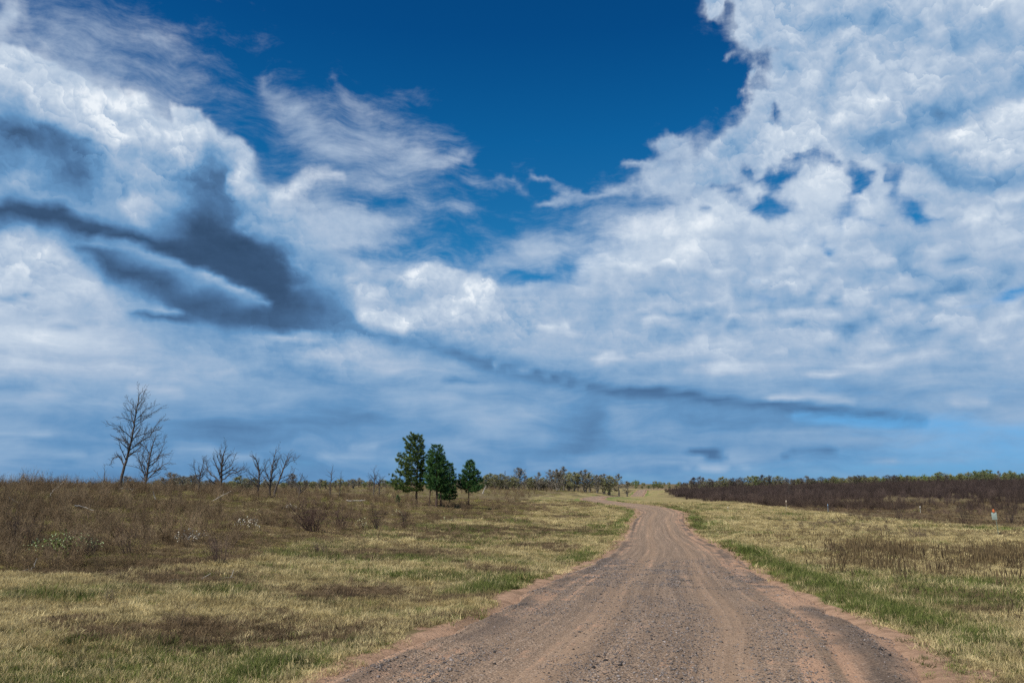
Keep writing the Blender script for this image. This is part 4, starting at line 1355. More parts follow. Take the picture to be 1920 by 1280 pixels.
bark_dead = bark_material('dead_bark', (0.050, 0.042, 0.036), (0.13, 0.11, 0.095))
bark_far = bark_material('grey_bark', (0.085, 0.074, 0.062), (0.19, 0.17, 0.14))
bark_pine = bark_material('pine_bark', (0.045, 0.032, 0.026), (0.13, 0.085, 0.065))
twig_dead = bark_material('twig_bark', (0.055, 0.045, 0.038), (0.12, 0.10, 0.085))
wood_pale = bark_material('bleached_wood', (0.30, 0.27, 0.23), (0.55, 0.50, 0.44))


def root_at(name, x, y, z, label, cat, group=None):
    o = bpy.data.objects.new(name, None); COL.objects.link(o)
    o.location = (x, y, z); o.empty_display_size = .3
    return tag(o, label, cat, group)


def fork(mb, rng, P, rad, lvl, dens, ratio, ang=(0.45, 1.0), upw=.25, wig=.12, sides=4, t0=.2, maxl=3, minr=.0095, outer=None):
    """side branches along a limb, recursively"""
    P = np.asarray(P, float); seg = np.linalg.norm(np.diff(P, axis=0), axis=1); L = seg.sum()
    if L < .12: return
    n = max(2, int(round(dens * (L ** .6) * (1.0 if lvl == 0 else .9))))
    cum = np.concatenate([[0], np.cumsum(seg)]) / L
    for k in range(n):
        t = t0 + (1 - t0) * (k + rng.uniform(.1, .9)) / n
        q = np.array([np.interp(t, cum, P[:, c]) for c in range(3)])
        q2 = np.array([np.interp(min(1, t + .08), cum, P[:, c]) for c in range(3)]); d0 = q2 - q
        if np.linalg.norm(d0) < 1e-6: d0 = P[-1] - P[-2]
        d0 /= np.linalg.norm(d0)
        side = np.cross(d0, rng.normal(0, 1, 3)); side /= np.linalg.norm(side)
        a = rng.uniform(*ang)
        d = d0 * math.cos(a) + side * math.sin(a); d[2] += upw * rng.uniform(.3, 1.2); d /= np.linalg.norm(d)
        l2 = L * ratio * rng.uniform(.55, 1.15) * (1.15 - .55 * t)
        if l2 < .10: continue
        m = 5 if l2 > .5 else 3
        Q = [q]; dd = d.copy()
        for _ in range(m):
            dd = dd + rng.normal(0, wig, 3) + np.array([0, 0, upw * .15]); dd /= np.linalg.norm(dd)
            Q.append(Q[-1] + dd * l2 / m)
        r0 = max(minr, np.interp(t, cum, rad) * rng.uniform(.40, .62)); rr = np.linspace(r0, max(minr * .5, r0 * .22), m + 1)
        mb.tube(Q, rr, sides if r0 > .02 else 3)
        if lvl + 1 < maxl: fork(mb, rng, Q, rr, lvl + 1, dens * 1.1, ratio * 1.02, ang, upw, wig, 3, .15, maxl, minr)


def drawn_tree(name, label, cat, base, d, trunks, limbs, seed, group=None, r0=.12, dens=4.0, ratio=.42, maxl=3, wig=.12, upw=.2, bark=None, t0=.2, depth=.75, cat_parts=('trunk', 'branches'), limb_dens=1.0):
    """a leafless tree from its trunk and main limbs, laid out where they were seen; depth is its own"""
    r = np.random.default_rng(seed)
    bx, by = base
    x, y, z = at(bx, d)
    a, _ = ray(bx, by)
    right = np.array([math.cos(a), -math.sin(a), 0]); away = np.array([math.sin(a), math.cos(a), 0])
    px0, py0 = project(np.array(x), np.array(y), np.array(z))
    dd = d / math.cos(0) / math.cos(a) * math.cos(a)
    k = math.hypot(d, 0) * math.cos(a) / FPX / (math.cos(PITCH) + math.sin(PITCH) * 265 / FPX) * 1.0
    def w(pts, dep, p0=None):
        out = []; n = len(pts)
        for i, (px, py) in enumerate(pts):
            dx_ = (px - bx) * k * 1.0; h = (float(py0) - py) * k
            out.append(right * dx_ + np.array([0, 0, h]) + away * dep(i / max(1, n - 1)))
        return np.array(out)
    root = root_at(name, x, y, z, label, cat, group)
    tb, bb = MB(), MB(); dens = dens * 1.5
    paths = []
    for ti, tr in enumerate(trunks):
        off = r.uniform(-.5, .5) * (0 if ti == 0 else 1) * abs(tr[-1][0] - bx) * k
        tr = [(tr[0][0], float(py0) + 3)] + list(tr[1:]) if ti == 0 or abs(tr[0][1] - by) < 4 else tr
        P = w(tr, lambda t: off * t)
        # refine with a little crookedness
        T = np.linspace(0, len(P) - 1, (len(P) - 1) * 4 + 1); Pf = np.array([[np.interp(t, range(len(P)), P[:, c]) for c in range(3)] for t in T])
        Pf[1:-1] += r.normal(0, .006 * np.linalg.norm(P[-1] - P[0]), (len(Pf) - 2, 3)) * np.array([1, 1, .3]) * .5
        rr = r0 * (1 if ti == 0 else .8) * np.linspace(1, .16, len(Pf)); rr[0] *= 1.35
        tb.tube(Pf, rr, 8); paths.append((Pf, rr))
        fork(bb, r, Pf, rr, 0, dens, ratio * .8, upw=upw, wig=wig, t0=t0, maxl=maxl)
    for lm in limbs:
        s = r.choice([-1, 1]) * depth * r.uniform(.3, 1.0) * abs(lm[-1][0] - lm[0][0]) * k
        P = w(lm, lambda t: s * t)
        # start on the nearest trunk point
        best = min(((np.linalg.norm(Pf - P[0], axis=1).min(), pi) for pi, (Pf, _) in enumerate(paths)))
        Pf, rr_ = paths[best[1]]; i = int(np.argmin(np.linalg.norm(Pf - P[0], axis=1))); P[0] = Pf[i]
        T = np.linspace(0, len(P) - 1, (len(P) - 1) * 3 + 1); Q = np.array([[np.interp(t, range(len(P)), P[:, c]) for c in range(3)] for t in T])
        Q[1:] += r.normal(0, .015 * np.linalg.norm(P[-1] - P[0]), (len(Q) - 1, 3))
        rr = max(.012, rr_[i] * .55) * np.linspace(1, .2, len(Q))
        bb.tube(Q, rr, 5)
        fork(bb, r, Q, rr, 1, dens * 1.15 * limb_dens, ratio, upw=upw, wig=wig, t0=.12, maxl=maxl)
    tb.build(cat_parts[0], bark or bark_dead, root, smooth=True)
    bb.build(cat_parts[1], twig_dead if bark is None else bark, root, smooth=False)
    return root


SKY_G = 'leafless trees on the left skyline'
drawn_tree('bare_tree', 'tallest bare tree on the left, straight dark trunk leaning slightly right', 'tree', (224, 918), 92,
           [[(224, 918), (228, 885), (235, 845), (239, 800), (242, 760), (246, 734)]],
           [[(230, 872), (221, 856), (210, 858), (204, 873)], [(234, 848), (222, 832), (213, 822)], [(236, 835), (216, 822), (200, 817)], [(237, 822), (212, 800), (192, 798)],
            [(240, 795), (222, 785), (205, 784)], [(239, 805), (262, 780), (284, 762)], [(237, 825), (262, 812), (290, 800)], [(240, 790), (258, 768), (274, 758)], [(242, 772), (228, 752), (221, 742)],
            [(243, 765), (255, 748), (258, 736)], [(236, 840), (252, 830), (262, 838)], [(235, 845), (268, 818), (288, 783)], [(233, 860), (243, 848), (254, 846)], [(241, 780), (226, 768), (220, 757)]],
           41, r0=.16, dens=4.6, ratio=.34, maxl=4, wig=.10, t0=.30, limb_dens=1.1)
drawn_tree('bare_tree', 'bare many-limbed tree right of the tallest one, with crooked rising limbs', 'tree', (271, 922), 96,
           [[(271, 922), (273, 895), (275, 862), (279, 835), (283, 818)]],
           [[(272, 905), (264, 880), (256, 850), (258, 826)], [(273, 893), (263, 868), (268, 835)], [(273, 900), (290, 882), (304, 870), (312, 868)], [(274, 880), (288, 862), (297, 842), (299, 820)],
            [(275, 870), (292, 855), (310, 850)], [(272, 908), (262, 904), (250, 906), (246, 912)], [(274, 885), (300, 878), (306, 880)], [(272, 900), (262, 892)], [(276, 855), (268, 838), (262, 828)]],
           42, r0=.15, dens=4.2, ratio=.40, maxl=3, wig=.16, t0=.25)
drawn_tree('bare_tree', 'narrow twiggy bare tree just left of the broad spreading one', 'tree', (374, 925), 105,
           [[(374, 925), (373, 900), (376, 880), (380, 862)]],
           [[(373, 905), (364, 885), (360, 866)], [(374, 898), (385, 880), (388, 868)], [(373, 910), (360, 896), (354, 890)], [(374, 890), (368, 870)]], 43, r0=.10, dens=4.5, ratio=.42, maxl=3, wig=.16)
drawn_tree('bare_tree', 'broad spreading bare oak-like tree with long drooping right limb', 'tree', (413, 925), 98,
           [[(413, 925), (414, 900), (413, 870), (414, 855), (419, 838)]],
           [[(413, 905), (398, 892), (386, 876), (381, 862)], [(413, 890), (400, 868), (396, 852)], [(414, 880), (405, 858), (402, 846)], [(414, 900), (430, 888), (443, 884), (455, 876)], [(414, 888), (430, 872), (436, 852)],
            [(414, 875), (424, 855), (433, 848)], [(413, 912), (398, 902), (385, 890)], [(414, 895), (432, 880), (446, 888), (458, 884)], [(414, 868), (408, 850), (412, 838)]], 44, r0=.17, dens=4.2, ratio=.40, maxl=3, wig=.17, t0=.3)
drawn_tree('bare_tree', 'bare tree with a flat-topped bent crown, left of a twin pair', 'tree', (484, 930), 100,
           [[(484, 930), (485, 905), (484, 880), (478, 862), (470, 853)]],
           [[(484, 905), (470, 888), (464, 880)], [(484, 895), (495, 875), (498, 862)], [(485, 908), (500, 892)], [(484, 885), (474, 868), (472, 862)], [(484, 912), (472, 902), (462, 892)]], 45, r0=.13, dens=4.2, ratio=.42, maxl=3, wig=.17)
drawn_tree('bare_tree', 'upright bare tree in the middle of the close trio', 'tree', (506, 932), 101,
           [[(506, 932), (507, 905), (508, 880), (511, 858), (514, 843)]],
           [[(507, 905), (497, 885), (494, 868)], [(508, 890), (517, 870), (518, 856)], [(507, 898), (520, 886)], [(509, 878), (503, 862)]], 46, r0=.14, dens=4.0, ratio=.40, maxl=3, wig=.17)
drawn_tree('bare_tree', 'bare tree leaning right with a forked zigzag crown', 'tree', (514, 937), 97,
           [[(514, 937), (518, 912), (526, 890), (533, 868), (537, 850)]],
           [[(528, 885), (540, 866), (551, 862), (557, 854)], [(532, 872), (524, 858), (521, 850)], [(534, 866), (545, 856), (549, 868)], [(520, 905), (535, 900), (548, 885), (551, 876)], [(526, 892), (520, 876)], [(533, 868), (528, 856)]],
           47, r0=.14, dens=3.6, ratio=.38, maxl=3, wig=.18, t0=.35)
drawn_tree('bare_tree', 'low dark crooked bare tree right of the trio', 'tree', (560, 937), 94,
           [[(560, 937), (563, 920), (561, 905), (565, 892)]],
           [[(562, 922), (551, 908), (549, 896)], [(562, 915), (572, 905), (566, 893)], [(561, 925), (573, 915), (577, 905)], [(561, 912), (546, 900)]], 48, r0=.12, dens=4.4, ratio=.45, maxl=3, wig=.2)
drawn_tree('bare_tree', 'taller of two thin bare spires between trio and pines', 'tree', (619, 932), 120,
           [[(619, 932), (620, 905), (621, 885), (623, 872)]], [[(620, 890), (610, 881)], [(620, 895), (609, 890)], [(620, 900), (628, 893)], [(620, 905), (611, 902)], [(621, 888), (627, 882)]], 49, r0=.09, dens=4.0, ratio=.22, maxl=3)
drawn_tree('bare_tree', 'shorter of two thin bare spires between trio and pines', 'tree', (637, 932), 122,
           [[(637, 932), (638, 910), (639, 884)]], [[(638, 905), (630, 895)], [(638, 900), (645, 892)], [(638, 910), (646, 903)], [(638, 908), (630, 903)]], 50, r0=.08, dens=5.0, ratio=.25, maxl=3)
drawn_tree('bare_tree', 'small forked bare tree left of the first pine', 'tree', (701, 925), 150,
           [[(701, 925), (702, 900), (700, 880)]], [[(702, 908), (693, 896), (690, 890)], [(702, 904), (707, 890), (708, 882)], [(701, 900), (694, 890)]], 51, r0=.13, dens=4.2, ratio=.38, maxl=3)
drawn_tree('bare_tree', 'small rounded bare tree touching the one left of the first pine', 'tree', (711, 925), 155,
           [[(711, 925), (712, 905), (712, 893)]], [[(712, 910), (705, 898), (704, 893)], [(712, 906), (719, 895), (722, 893)], [(712, 908), (716, 893)]], 52, r0=.12, dens=5.0, ratio=.42, maxl=3)
drawn_tree('sapling', 'thin grey leafless sapling left of the tallest bare tree', 'sapling', (192, 918), 70,
           [[(192, 918), (194, 895), (193, 873)]], [[(193, 905), (184, 893), (178, 884)], [(193, 900), (199, 890)]], 53, r0=.04, dens=3.5, ratio=.3, maxl=2, bark=bark_far)


# ------------------------------------------------------------------ pines
def needle_material(name, a, b_):
    m, N, b = material(name, 0.6, 0.3)
    P = N.new('ShaderNodeNewGeometry').outputs['Position']
    n = N.noise(P, 1.6, 3, 0.6)
    c = N.mixc(N.sstep(n, .38, .62), a, b_)
    N.put(b.inputs['Base Color'], c)
    tr = N.new('ShaderNodeBsdfTranslucent'); N.put(tr.inputs[0], c)
    mx = N.new('ShaderNodeMixShader'); mx.inputs[0].default_value = .2
    o = [x for x in N.t.nodes if x.type == 'OUTPUT_MATERIAL'][0]
    N.t.links.new(b.outputs[0], mx.inputs[1]); N.t.links.new(tr.outputs[0], mx.inputs[2]); N.t.links.new(mx.outputs[0], o.inputs[0])
    return m


needles_a = needle_material('needles_olive', (0.045, 0.088, 0.022), (0.13, 0.18, 0.038))
needles_b = needle_material('needles_deep', (0.026, 0.080, 0.024), (0.075, 0.160, 0.036))


def needle_tuft(mb, rng, c, d, size, n=26):
    d = d / (np.linalg.norm(d) + 1e-9)
    v = rng.normal(0, 1, (n, 3)); v /= np.linalg.norm(v, axis=1)[:, None]
    v = v + d * .9 + np.array([0, 0, .25]); v /= np.linalg.norm(v, axis=1)[:, None]
    L = size * rng.uniform(.6, 1.1, n)[:, None]
    s = np.cross(v, rng.normal(0, 1, (n, 3))); s /= np.linalg.norm(s, axis=1)[:, None]; s *= size * .085
    b0 = c + rng.normal(0, size * .18, (n, 3))
    mb.tris(b0 - s, b0 + s, b0 + v * L)


def pine(label, px, d, h_px, prof, seed, lean=0.0, needles=None, tuft=.27, r0=.16, bare=.28, gap=.25, n_wh=15, per=6):
    """prof: list of (height fraction, left reach px, right reach px)"""
    r = np.random.default_rng(seed)
    x, y, z = at(px, d); a, _ = ray(px, 905)
    k = d * math.cos(a) / FPX / (math.cos(PITCH) + math.sin(PITCH) * 265 / FPX)
    _, py0 = project(np.array(x), np.array(y), np.array(z))
    H = (float(py0) - h_px) * k
    right = np.array([math.cos(a), -math.sin(a), 0]); away = np.array([math.sin(a), math.cos(a), 0])
    root = root_at('pine_tree', x, y, z, label, 'pine tree')
    tb, bb, nb = MB(), MB(), MB()
    hs_ = np.linspace(0, 1, 14); TP = np.array([right * (lean * H * t + .03 * H * math.sin(t * 5 + seed) * .4) + np.array([0, 0, H * t - (.15 if t == 0 else 0)]) for t in hs_])
    tr = r0 * (1 - hs_ * .88); tr[0] *= 1.3
    tb.tube(TP, tr, 8)
    pf = np.array(prof)
    for w_ in range(n_wh):
        t = bare + (1 - bare) * (w_ + .5) / n_wh
        for q in range(per):
            th = 6.283 * (q + r.uniform(-.35, .35)) / per + w_ * 1.3
            c = math.cos(th)
            if r.uniform() < gap * (1.2 - t): continue
            reach = 1.12 * (np.interp(t, pf[:, 0], pf[:, 2]) if c > 0 else np.interp(t, pf[:, 0], pf[:, 1])) * k
            avg = (np.interp(t, pf[:, 0], pf[:, 1]) + np.interp(t, pf[:, 0], pf[:, 2])) / 2 * k
            L = (abs(c) * reach + (1 - abs(c)) * avg) * r.uniform(.70, 1.08)
            p0 = np.array([np.interp(t, hs_, TP[:, i]) for i in range(3)])
            dv = right * c + away * math.sin(th)
            rise = (.10 + .55 * t ** 2) * L
            m = 6
            P = np.array([p0 + dv * L * s + np.array([0, 0, rise * s ** 1.4 - .10 * L * math.sin(s * 3.1) * (1 - t)]) + r.normal(0, .03 * L, 3) * (s > 0) for s in np.linspace(0, 1, m)])
            bb.tube(P, np.linspace(.035 * (1.2 - t), .008, m), 4)
            nt = max(2, int(L / (tuft * .60)))
            for u in range(nt):
                s = .32 + .68 * (u + r.uniform(.2, 1)) / nt; s = min(s, 1.0)
                c0 = np.array([np.interp(s, np.linspace(0, 1, m), P[:, i]) for i in range(3)])
                for _ in range(2 if L > 1.0 and r.uniform() < .6 else 1):
                    off = (np.cross(dv, [0, 0, 1]) * r.normal(0, .20) * L * (1.15 - s * .6) + np.array([0, 0, r.normal(.03, .06)]))
                    needle_tuft(nb, r, c0 + off, dv * .6 + off * 1.2, tuft * r.uniform(.7, 1.25))
    for _ in range(5): needle_tuft(nb, r, TP[-1] + r.normal(0, .08, 3), np.array([0, 0, 1.0]), tuft)
    tb.build('trunk', bark_pine, root, smooth=True)
    bb.build('branches', bark_pine, root)
    nb.build('crown', needles or needles_a, root)
    return root


pine('tall lopsided pine with open crown reaching left, leftmost of the pines', 783, 108, 819,
     [(0, 30, 10), (.24, 44, 8), (.30, 50, 12), (.42, 40, 14), (.50, 28, 13), (.56, 50, 14), (.62, 48, 12), (.68, 26, 14), (.78, 26, 10), (.86, 24, 12), (.95, 18, 9), (1, 10, 5)], 161, lean=-.02, r0=.17, bare=.20, gap=.08, n_wh=18, per=7)
pine('thin-trunked pine between the tall lopsided pine and the dense one', 806, 106, 848,
     [(0, 8, 6), (.3, 14, 10), (.5, 13, 12), (.7, 11, 10), (.9, 7, 8), (1, 4, 4)], 62, needles=needles_b, r0=.07, bare=.32, gap=.35, n_wh=12, per=5, tuft=.28)
pine('dense dark green pine with twin-looking trunk, middle of the pine cluster', 818, 104, 838,
     [(0, 20, 22), (.22, 16, 22), (.35, 19, 24), (.5, 21, 23), (.65, 21, 24), (.8, 15, 18), (.92, 10, 13), (1, 6, 7)], 63, needles=needles_b, r0=.17, bare=.28, gap=.18, n_wh=15, per=7)
pine('slender pine trunk close behind the dense dark pine', 826, 107, 862, [(0, 10, 14), (.4, 12, 18), (.7, 12, 14), (1, 4, 6)], 64, needles=needles_b, r0=.12, bare=.3, gap=.1, n_wh=12, per=7)
pine('low wide dark pine filling the right side of the cluster', 843, 116, 872,
     [(0, 14, 10), (.15, 20, 13), (.35, 22, 13), (.55, 16, 14), (.8, 9, 9), (1, 3, 3)], 65, needles=needles_b, r0=.12, bare=.14, gap=.08, n_wh=13, per=8)
pine('small conical pine standing alone right of the pine cluster', 880, 106, 866,
     [(0, 10, 24), (.3, 14, 30), (.38, 20, 32), (.5, 20, 25), (.62, 18, 19), (.75, 14, 14), (.88, 9, 9), (1, 4, 4)], 66, needles=needles_b, r0=.10, bare=.36, gap=.14, n_wh=13, per=7, tuft=.30)
pine('tiny dark pine seedling in the scrub left of the tall pine', 746, 112, 930, [(0, 4, 4), (.4, 5, 5), (1, 1, 1)], 67, needles=needles_b, r0=.02, bare=.05, gap=0, n_wh=5, per=4, tuft=.2)


# ------------------------------------------------------------------ distant trees: a few grown ones, copied
def budding(name, a, b_):
    m, N, b = material(name, 0.8, 0.15)
    P = N.new('ShaderNodeNewGeometry').outputs['Position']
    n = N.noise(P, .8, 3, 0.6)
    N.put(b.inputs['Base Color'], N.mixc(N.sstep(n, .35, .65), a, b_))
    return m


bud_olive = budding('buds_olive', (0.15, 0.155, 0.065), (0.27, 0.265, 0.12))
bud_grey = budding('buds_grey', (0.14, 0.125, 0.095), (0.24, 0.215, 0.16))
bud_green = budding('leaves_fresh', (0.11, 0.15, 0.045), (0.20, 0.24, 0.08))
bud_dark = budding('twigs_dark', (0.050, 0.040, 0.036), (0.095, 0.078, 0.066))


def proto_tree(name, seed, h, spread, buds, mat, leaf=.13, nb_=1500, shape=1.0, t0=.16, dens=4.5, forks=2):
    """returns meshes (trunk, crown) of a 1-m-scale-free broadleaf tree"""
    r = np.random.default_rng(seed)
    tb, cb = MB(), MB()
    ends = []
    for f in range(forks):
        sp = spread * .35 * r.uniform(-1, 1, 2) * (f > 0)
        P = [np.array([0, 0, -.1])]
        for k in range(8):
            P.append(np.array([sp[0] * (k + 1) / 8, sp[1] * (k + 1) / 8, h * (k + 1) / 8 * (.93 if f else 1)]) + r.normal(0, .02 * h, 3) * np.array([1, 1, .2]))
        P = np.array(P); rr = h * .022 * np.linspace(1, .2, 9); rr[0] *= 1.3
        tb.tube(P, rr, 6)
        n = int(dens * 4)
        for k in range(n):
            t = t0 + (1 - t0) * (k + r.uniform()) / n; i = t * 8; i0 = min(int(i), 7); q = P[i0] + (P[i0 + 1] - P[i0]) * (i - i0)
            th = r.uniform(0, 6.283); env = math.sin(min(1, (t - t0) / (1 - t0) * .85 + .22) * math.pi) ** .6
            L = spread * env * r.uniform(.55, 1.05) * shape
            d = np.array([math.cos(th), math.sin(th), r.uniform(.35, .95)]); d /= np.linalg.norm(d)
            Q = [q]
            for _ in range(4):
                d = d + r.normal(0, .14, 3) + np.array([0, 0, .08]); d /= np.linalg.norm(d); Q.append(Q[-1] + d * L / 4)
            r1 = np.interp(t, np.linspace(0, 1, 9), rr) * .5
            cb.tube(Q, np.linspace(r1, r1 * .25, 5), 3)
            Q = np.array(Q)
            A, B_, C_ = [], [], []
            for _ in range(16):
                s = r.uniform(.2, 1) * 3.99; i1 = int(s); q1 = Q[i1] + (Q[i1 + 1] - Q[i1]) * (s - i1)
                d1 = (Q[i1 + 1] - Q[i1]); d1 /= np.linalg.norm(d1); d1 = d1 + r.normal(0, .7, 3) + np.array([0, 0, .25]); d1 /= np.linalg.norm(d1)
                l1 = L * r.uniform(.18, .42); e = q1 + d1 * l1; sd = np.cross(d1, r.normal(0, 1, 3)); sd /= np.linalg.norm(sd); sd *= h * .0042
                A.append(q1 - sd); B_.append(q1 + sd); C_.append(e); ends.append(q1 + d1 * l1 * .55); ends.append(e)
            cb.tris(np.array(A), np.array(B_), np.array(C_))
    if buds:
        E = np.array(ends); sel = E[r.integers(0, len(E), nb_)] + r.normal(0, h * .022, (nb_, 3))
        lb = MB(); leaf_bits(lb, r, sel, leaf * h / 8)
        cm = lb.build(name + '_leaves', buds, link=False).data
    else: cm = None
    if buds:                                   # leafy: wood and crown
        tb.V += cb.V; tb.F3 += [f + tb.n for f in cb.F3]; tb.F4 += [f + tb.n for f in cb.F4]; tb.n += cb.n
        return tb.build('trunk', mat, link=False, smooth=True).data, None, cm
    return tb.build('trunk', mat, link=False, smooth=True).data, cb.build('branches', mat, link=False).data, None


PROT = {
    'olive': [proto_tree('olive_tree', 71, 8, 2.6, bud_olive, bark_far, nb_=2600), proto_tree('olive_tree', 72, 8, 3.1, bud_olive, bark_far, nb_=2200, forks=3)],
    'grey': [proto_tree('grey_tree', 73, 8, 2.4, bud_grey, bark_far, nb_=1500), proto_tree('grey_tree', 74, 8, 2.9, bud_grey, bark_far, nb_=1300, forks=3), proto_tree('grey_tree', 75, 8, 1.9, bud_grey, bark_far, nb_=1000, forks=1)],
    'bare': [proto_tree('bare_grey', 76, 8, 2.2, None, bark_dead, dens=7, forks=1), proto_tree('bare_grey', 77, 8, 1.6, None, bark_dead, dens=5, forks=1)],
    'green': [proto_tree('green_tree', 78, 8, 2.8, bud_green, bark_far, nb_=2400, leaf=.13, forks=2), proto_tree('green_tree', 79, 8, 3.3, bud_green, bark_far, nb_=2400, leaf=.13, forks=3)],
    'dark': [proto_tree('dark_tree', 80, 8, 3.0, bud_dark, bark_dead, nb_=900, forks=3), proto_tree('dark_tree', 81, 8, 2.6, bud_dark, bark_dead, nb_=1500, forks=2)],
}


def far_tree(kind, px, top_py, d, label, group, wide=1.0, seed=0, name=None, variant=None):
    r = random.Random(int(px * 7 + seed))
    x, y, z = at(px, d); a, _ = ray(px, 905)
    k = d * math.cos(a) / FPX / (math.cos(PITCH) + math.sin(PITCH) * 265 / FPX)
    _, py0 = project(np.array(x), np.array(y), np.array(z))
    H = max(1.2, (float(py0) - top_py) * k)
    tr, li, cr = PROT[kind][(variant if variant is not None else r.randrange(9)) % len(PROT[kind])]
    root = bpy.data.objects.new(name or 'distant_tree', None); COL.objects.link(root)
    root.location = (x, y, z); s = H / 8.2; root.scale = (s * wide, s * wide, s); root.rotation_euler = (0, 0, r.uniform(0, 6.283))
    tag(root, label, 'tree', group)
    for me, nm in ((tr, 'trunk'), (li, 'branches'), (cr, 'crown')):
        if me is None: continue
        o = bpy.data.objects.new(nm, me); COL.objects.link(o); o.parent = root
    return root


ORD = ['leftmost', 'second', 'third', 'fourth', 'fifth', 'sixth', 'seventh', 'eighth', 'ninth', 'tenth', 'eleventh', 'twelfth', 'thirteenth', 'fourteenth', 'fifteenth', 'sixteenth',
       'seventeenth', 'eighteenth', 'nineteenth', 'twentieth', 'twenty-first', 'twenty-second', 'twenty-third', 'twenty-fourth', 'twenty-fifth', 'twenty-sixth', 'twenty-seventh', 'twenty-eighth', 'twenty-ninth', 'thirtieth']
KW = {'olive': 'olive budding', 'grey': 'grey twiggy', 'bare': 'leafless', 'green': 'fresh green', 'dark': 'dark leafless'}


def row(items, where, group, d0, seed):
    cnt = {}
    for px, top, kind, wide, dd in items:
        n = cnt.get(kind, 0); cnt[kind] = n + 1
        total = sum(1 for i in items if i[2] == kind)
        if total == 1: lab = 'only %s tree %s' % (KW[kind], where)
        elif n == 0: lab = 'leftmost %s tree %s' % (KW[kind], where)
        elif n == total - 1: lab = 'rightmost %s tree %s' % (KW[kind], where)
        else: lab = '%s %s tree from the left %s' % (ORD[n], KW[kind], where)
        far_tree(kind, px, top - 1.5, d0 + dd, lab, group, wide * (1.75 if kind != 'bare' else 1.1), seed)


# behind the left skyline
row([(233, 893, 'grey', 1.2, 0), (249, 902, 'olive', 1.3, 10), (296, 901, 'olive', 1.2, 20), (305, 896, 'grey', 1.1, 0), (318, 886, 'grey', 1.2, 10), (331, 897, 'olive', 1.3, 30), (343, 893, 'grey', 1.2, 0), (356, 894, 'olive', 1.2, 20),
     (366, 890, 'grey', 1.1, 10), (391, 900, 'grey', 1.3, 30), (430, 903, 'olive', 1.3, 20), (450, 893, 'olive', 1.2, 0), (462, 898, 'grey', 1.3, 20), (474, 897, 'olive', 1.3, 30)],
    'behind the bare trees on the left', 'trees behind the left skyline', 190, 3)
row([(530, 905, 'olive', 1.3, 0), (546, 888, 'grey', 1.0, 10), (575, 901, 'grey', 1.3, 20), (587, 903, 'olive', 1.4, 20), (600, 899, 'grey', 1.3, 30), (611, 901, 'olive', 1.4, 0), (629, 902, 'grey', 1.4, 10), (647, 905, 'olive', 1.2, 30),
     (663, 899, 'grey', 1.35, 0), (683, 906, 'olive', 1.3, 20), (692, 907, 'grey', 1.2, 30), (722, 902, 'grey', 1.3, 20), (731, 907, 'olive', 1.3, 10)],
    'between the bare trio and the pines', 'trees along the skyline before the pines', 270, 4)
# the line left of the road's far end
row([(868, 905, 'grey', 1.2, 0), (912, 893, 'olive', 1.2, 0), (920, 888, 'olive', 1.2, 20), (929, 890, 'grey', 1.2, 10), (938, 889, 'olive', 1.2, 0), (947, 882, 'bare', .7, 20), (953, 893, 'grey', 1.1, 10), (964, 895, 'olive', 1.2, 0),
     (972, 877, 'grey', 1.0, 10), (985, 892, 'grey', 1.1, 30), (997, 895, 'olive', 1.2, 10), (1011, 886, 'grey', .9, 0), (1019, 896, 'olive', 1.1, 20), (1031, 881, 'grey', .85, 10), (1044, 880, 'grey', .9, 0), (1050, 888, 'olive', 1.0, 30),
     (1057, 875, 'grey', .9, 10), (1067, 886, 'olive', 1.1, 20), (1077, 886, 'olive', 1.1, 0), (1083, 887, 'dark', .7, 10), (1098, 881, 'grey', 1.0, 0), (1106, 888, 'olive', 1.0, 10), (1119, 891, 'grey', 1.0, 0), (1133, 889, 'grey', 1.1, 10),
     (1142, 893, 'olive', 1.1, 0), (1160, 889, 'grey', 1.0, 20), (1176, 903, 'grey', 1.3, 40)],
    'in the far line right of the pines', 'far tree line left of the road', 290, 5)
# ridge on the right
rr_ = random.Random(8)
items = []
tops = [(1300, 903), (1312, 900), (1330, 899), (1350, 902), (1368, 898), (1392, 900), (1425, 897), (1450, 898), (1470, 902), (1505, 900), (1530, 899), (1560, 898), (1590, 897), (1620, 898), (1650, 896), (1680, 892), (1710, 897), (1735, 899), (1760, 893), (1777, 890), (1800, 893),
        (1840, 889), (1880, 887), (1920, 888), (1960, 888)]
tx_, ty_ = zip(*tops)
px = 1283.0
while px < 1950:
    kind = rr_.choices(['dark', 'grey', 'olive', 'green'], [5, 2, 3, 1.2] if px < 1780 else [2, 1, 3, 5])[0]
    items.append((px, float(np.interp(px, tx_, ty_)) + rr_.uniform(-9, 1), kind, rr_.uniform(1.2, 2.1), rr_.uniform(-40, 40)))
    px += rr_.uniform(4, 14)
items += [(1680, 891, 'dark', 1.0, -60), (1760, 891, 'dark', 1.1, -60), (1776, 889, 'dark', .9, -60), (1368, 898, 'bare', .8, -60), (1310, 900, 'bare', .5, -50)]
items.sort()
cnt = {}
for px, top, kind, wide, dd in items:
    seg = 'above the dark thicket near the road' if px < 1480 else 'above the middle of the right thicket' if px < 1700 else 'above the right end of the thicket'
    key = (kind, seg); n = cnt[key] = cnt.get(key, 0) + 1
    if n <= 30: far_tree(kind, px, top, 460 + dd, '%s %s tree on the ridge %s' % ('leftmost' if n == 1 else ORD[n - 1], KW[kind], seg), 'trees along the right ridge', wide, 6)
far_tree('bare', 1478, 897, 190, 'tall black dead tree standing out of the right thicket', None, .8, 7, name='bare_tree', variant=0)
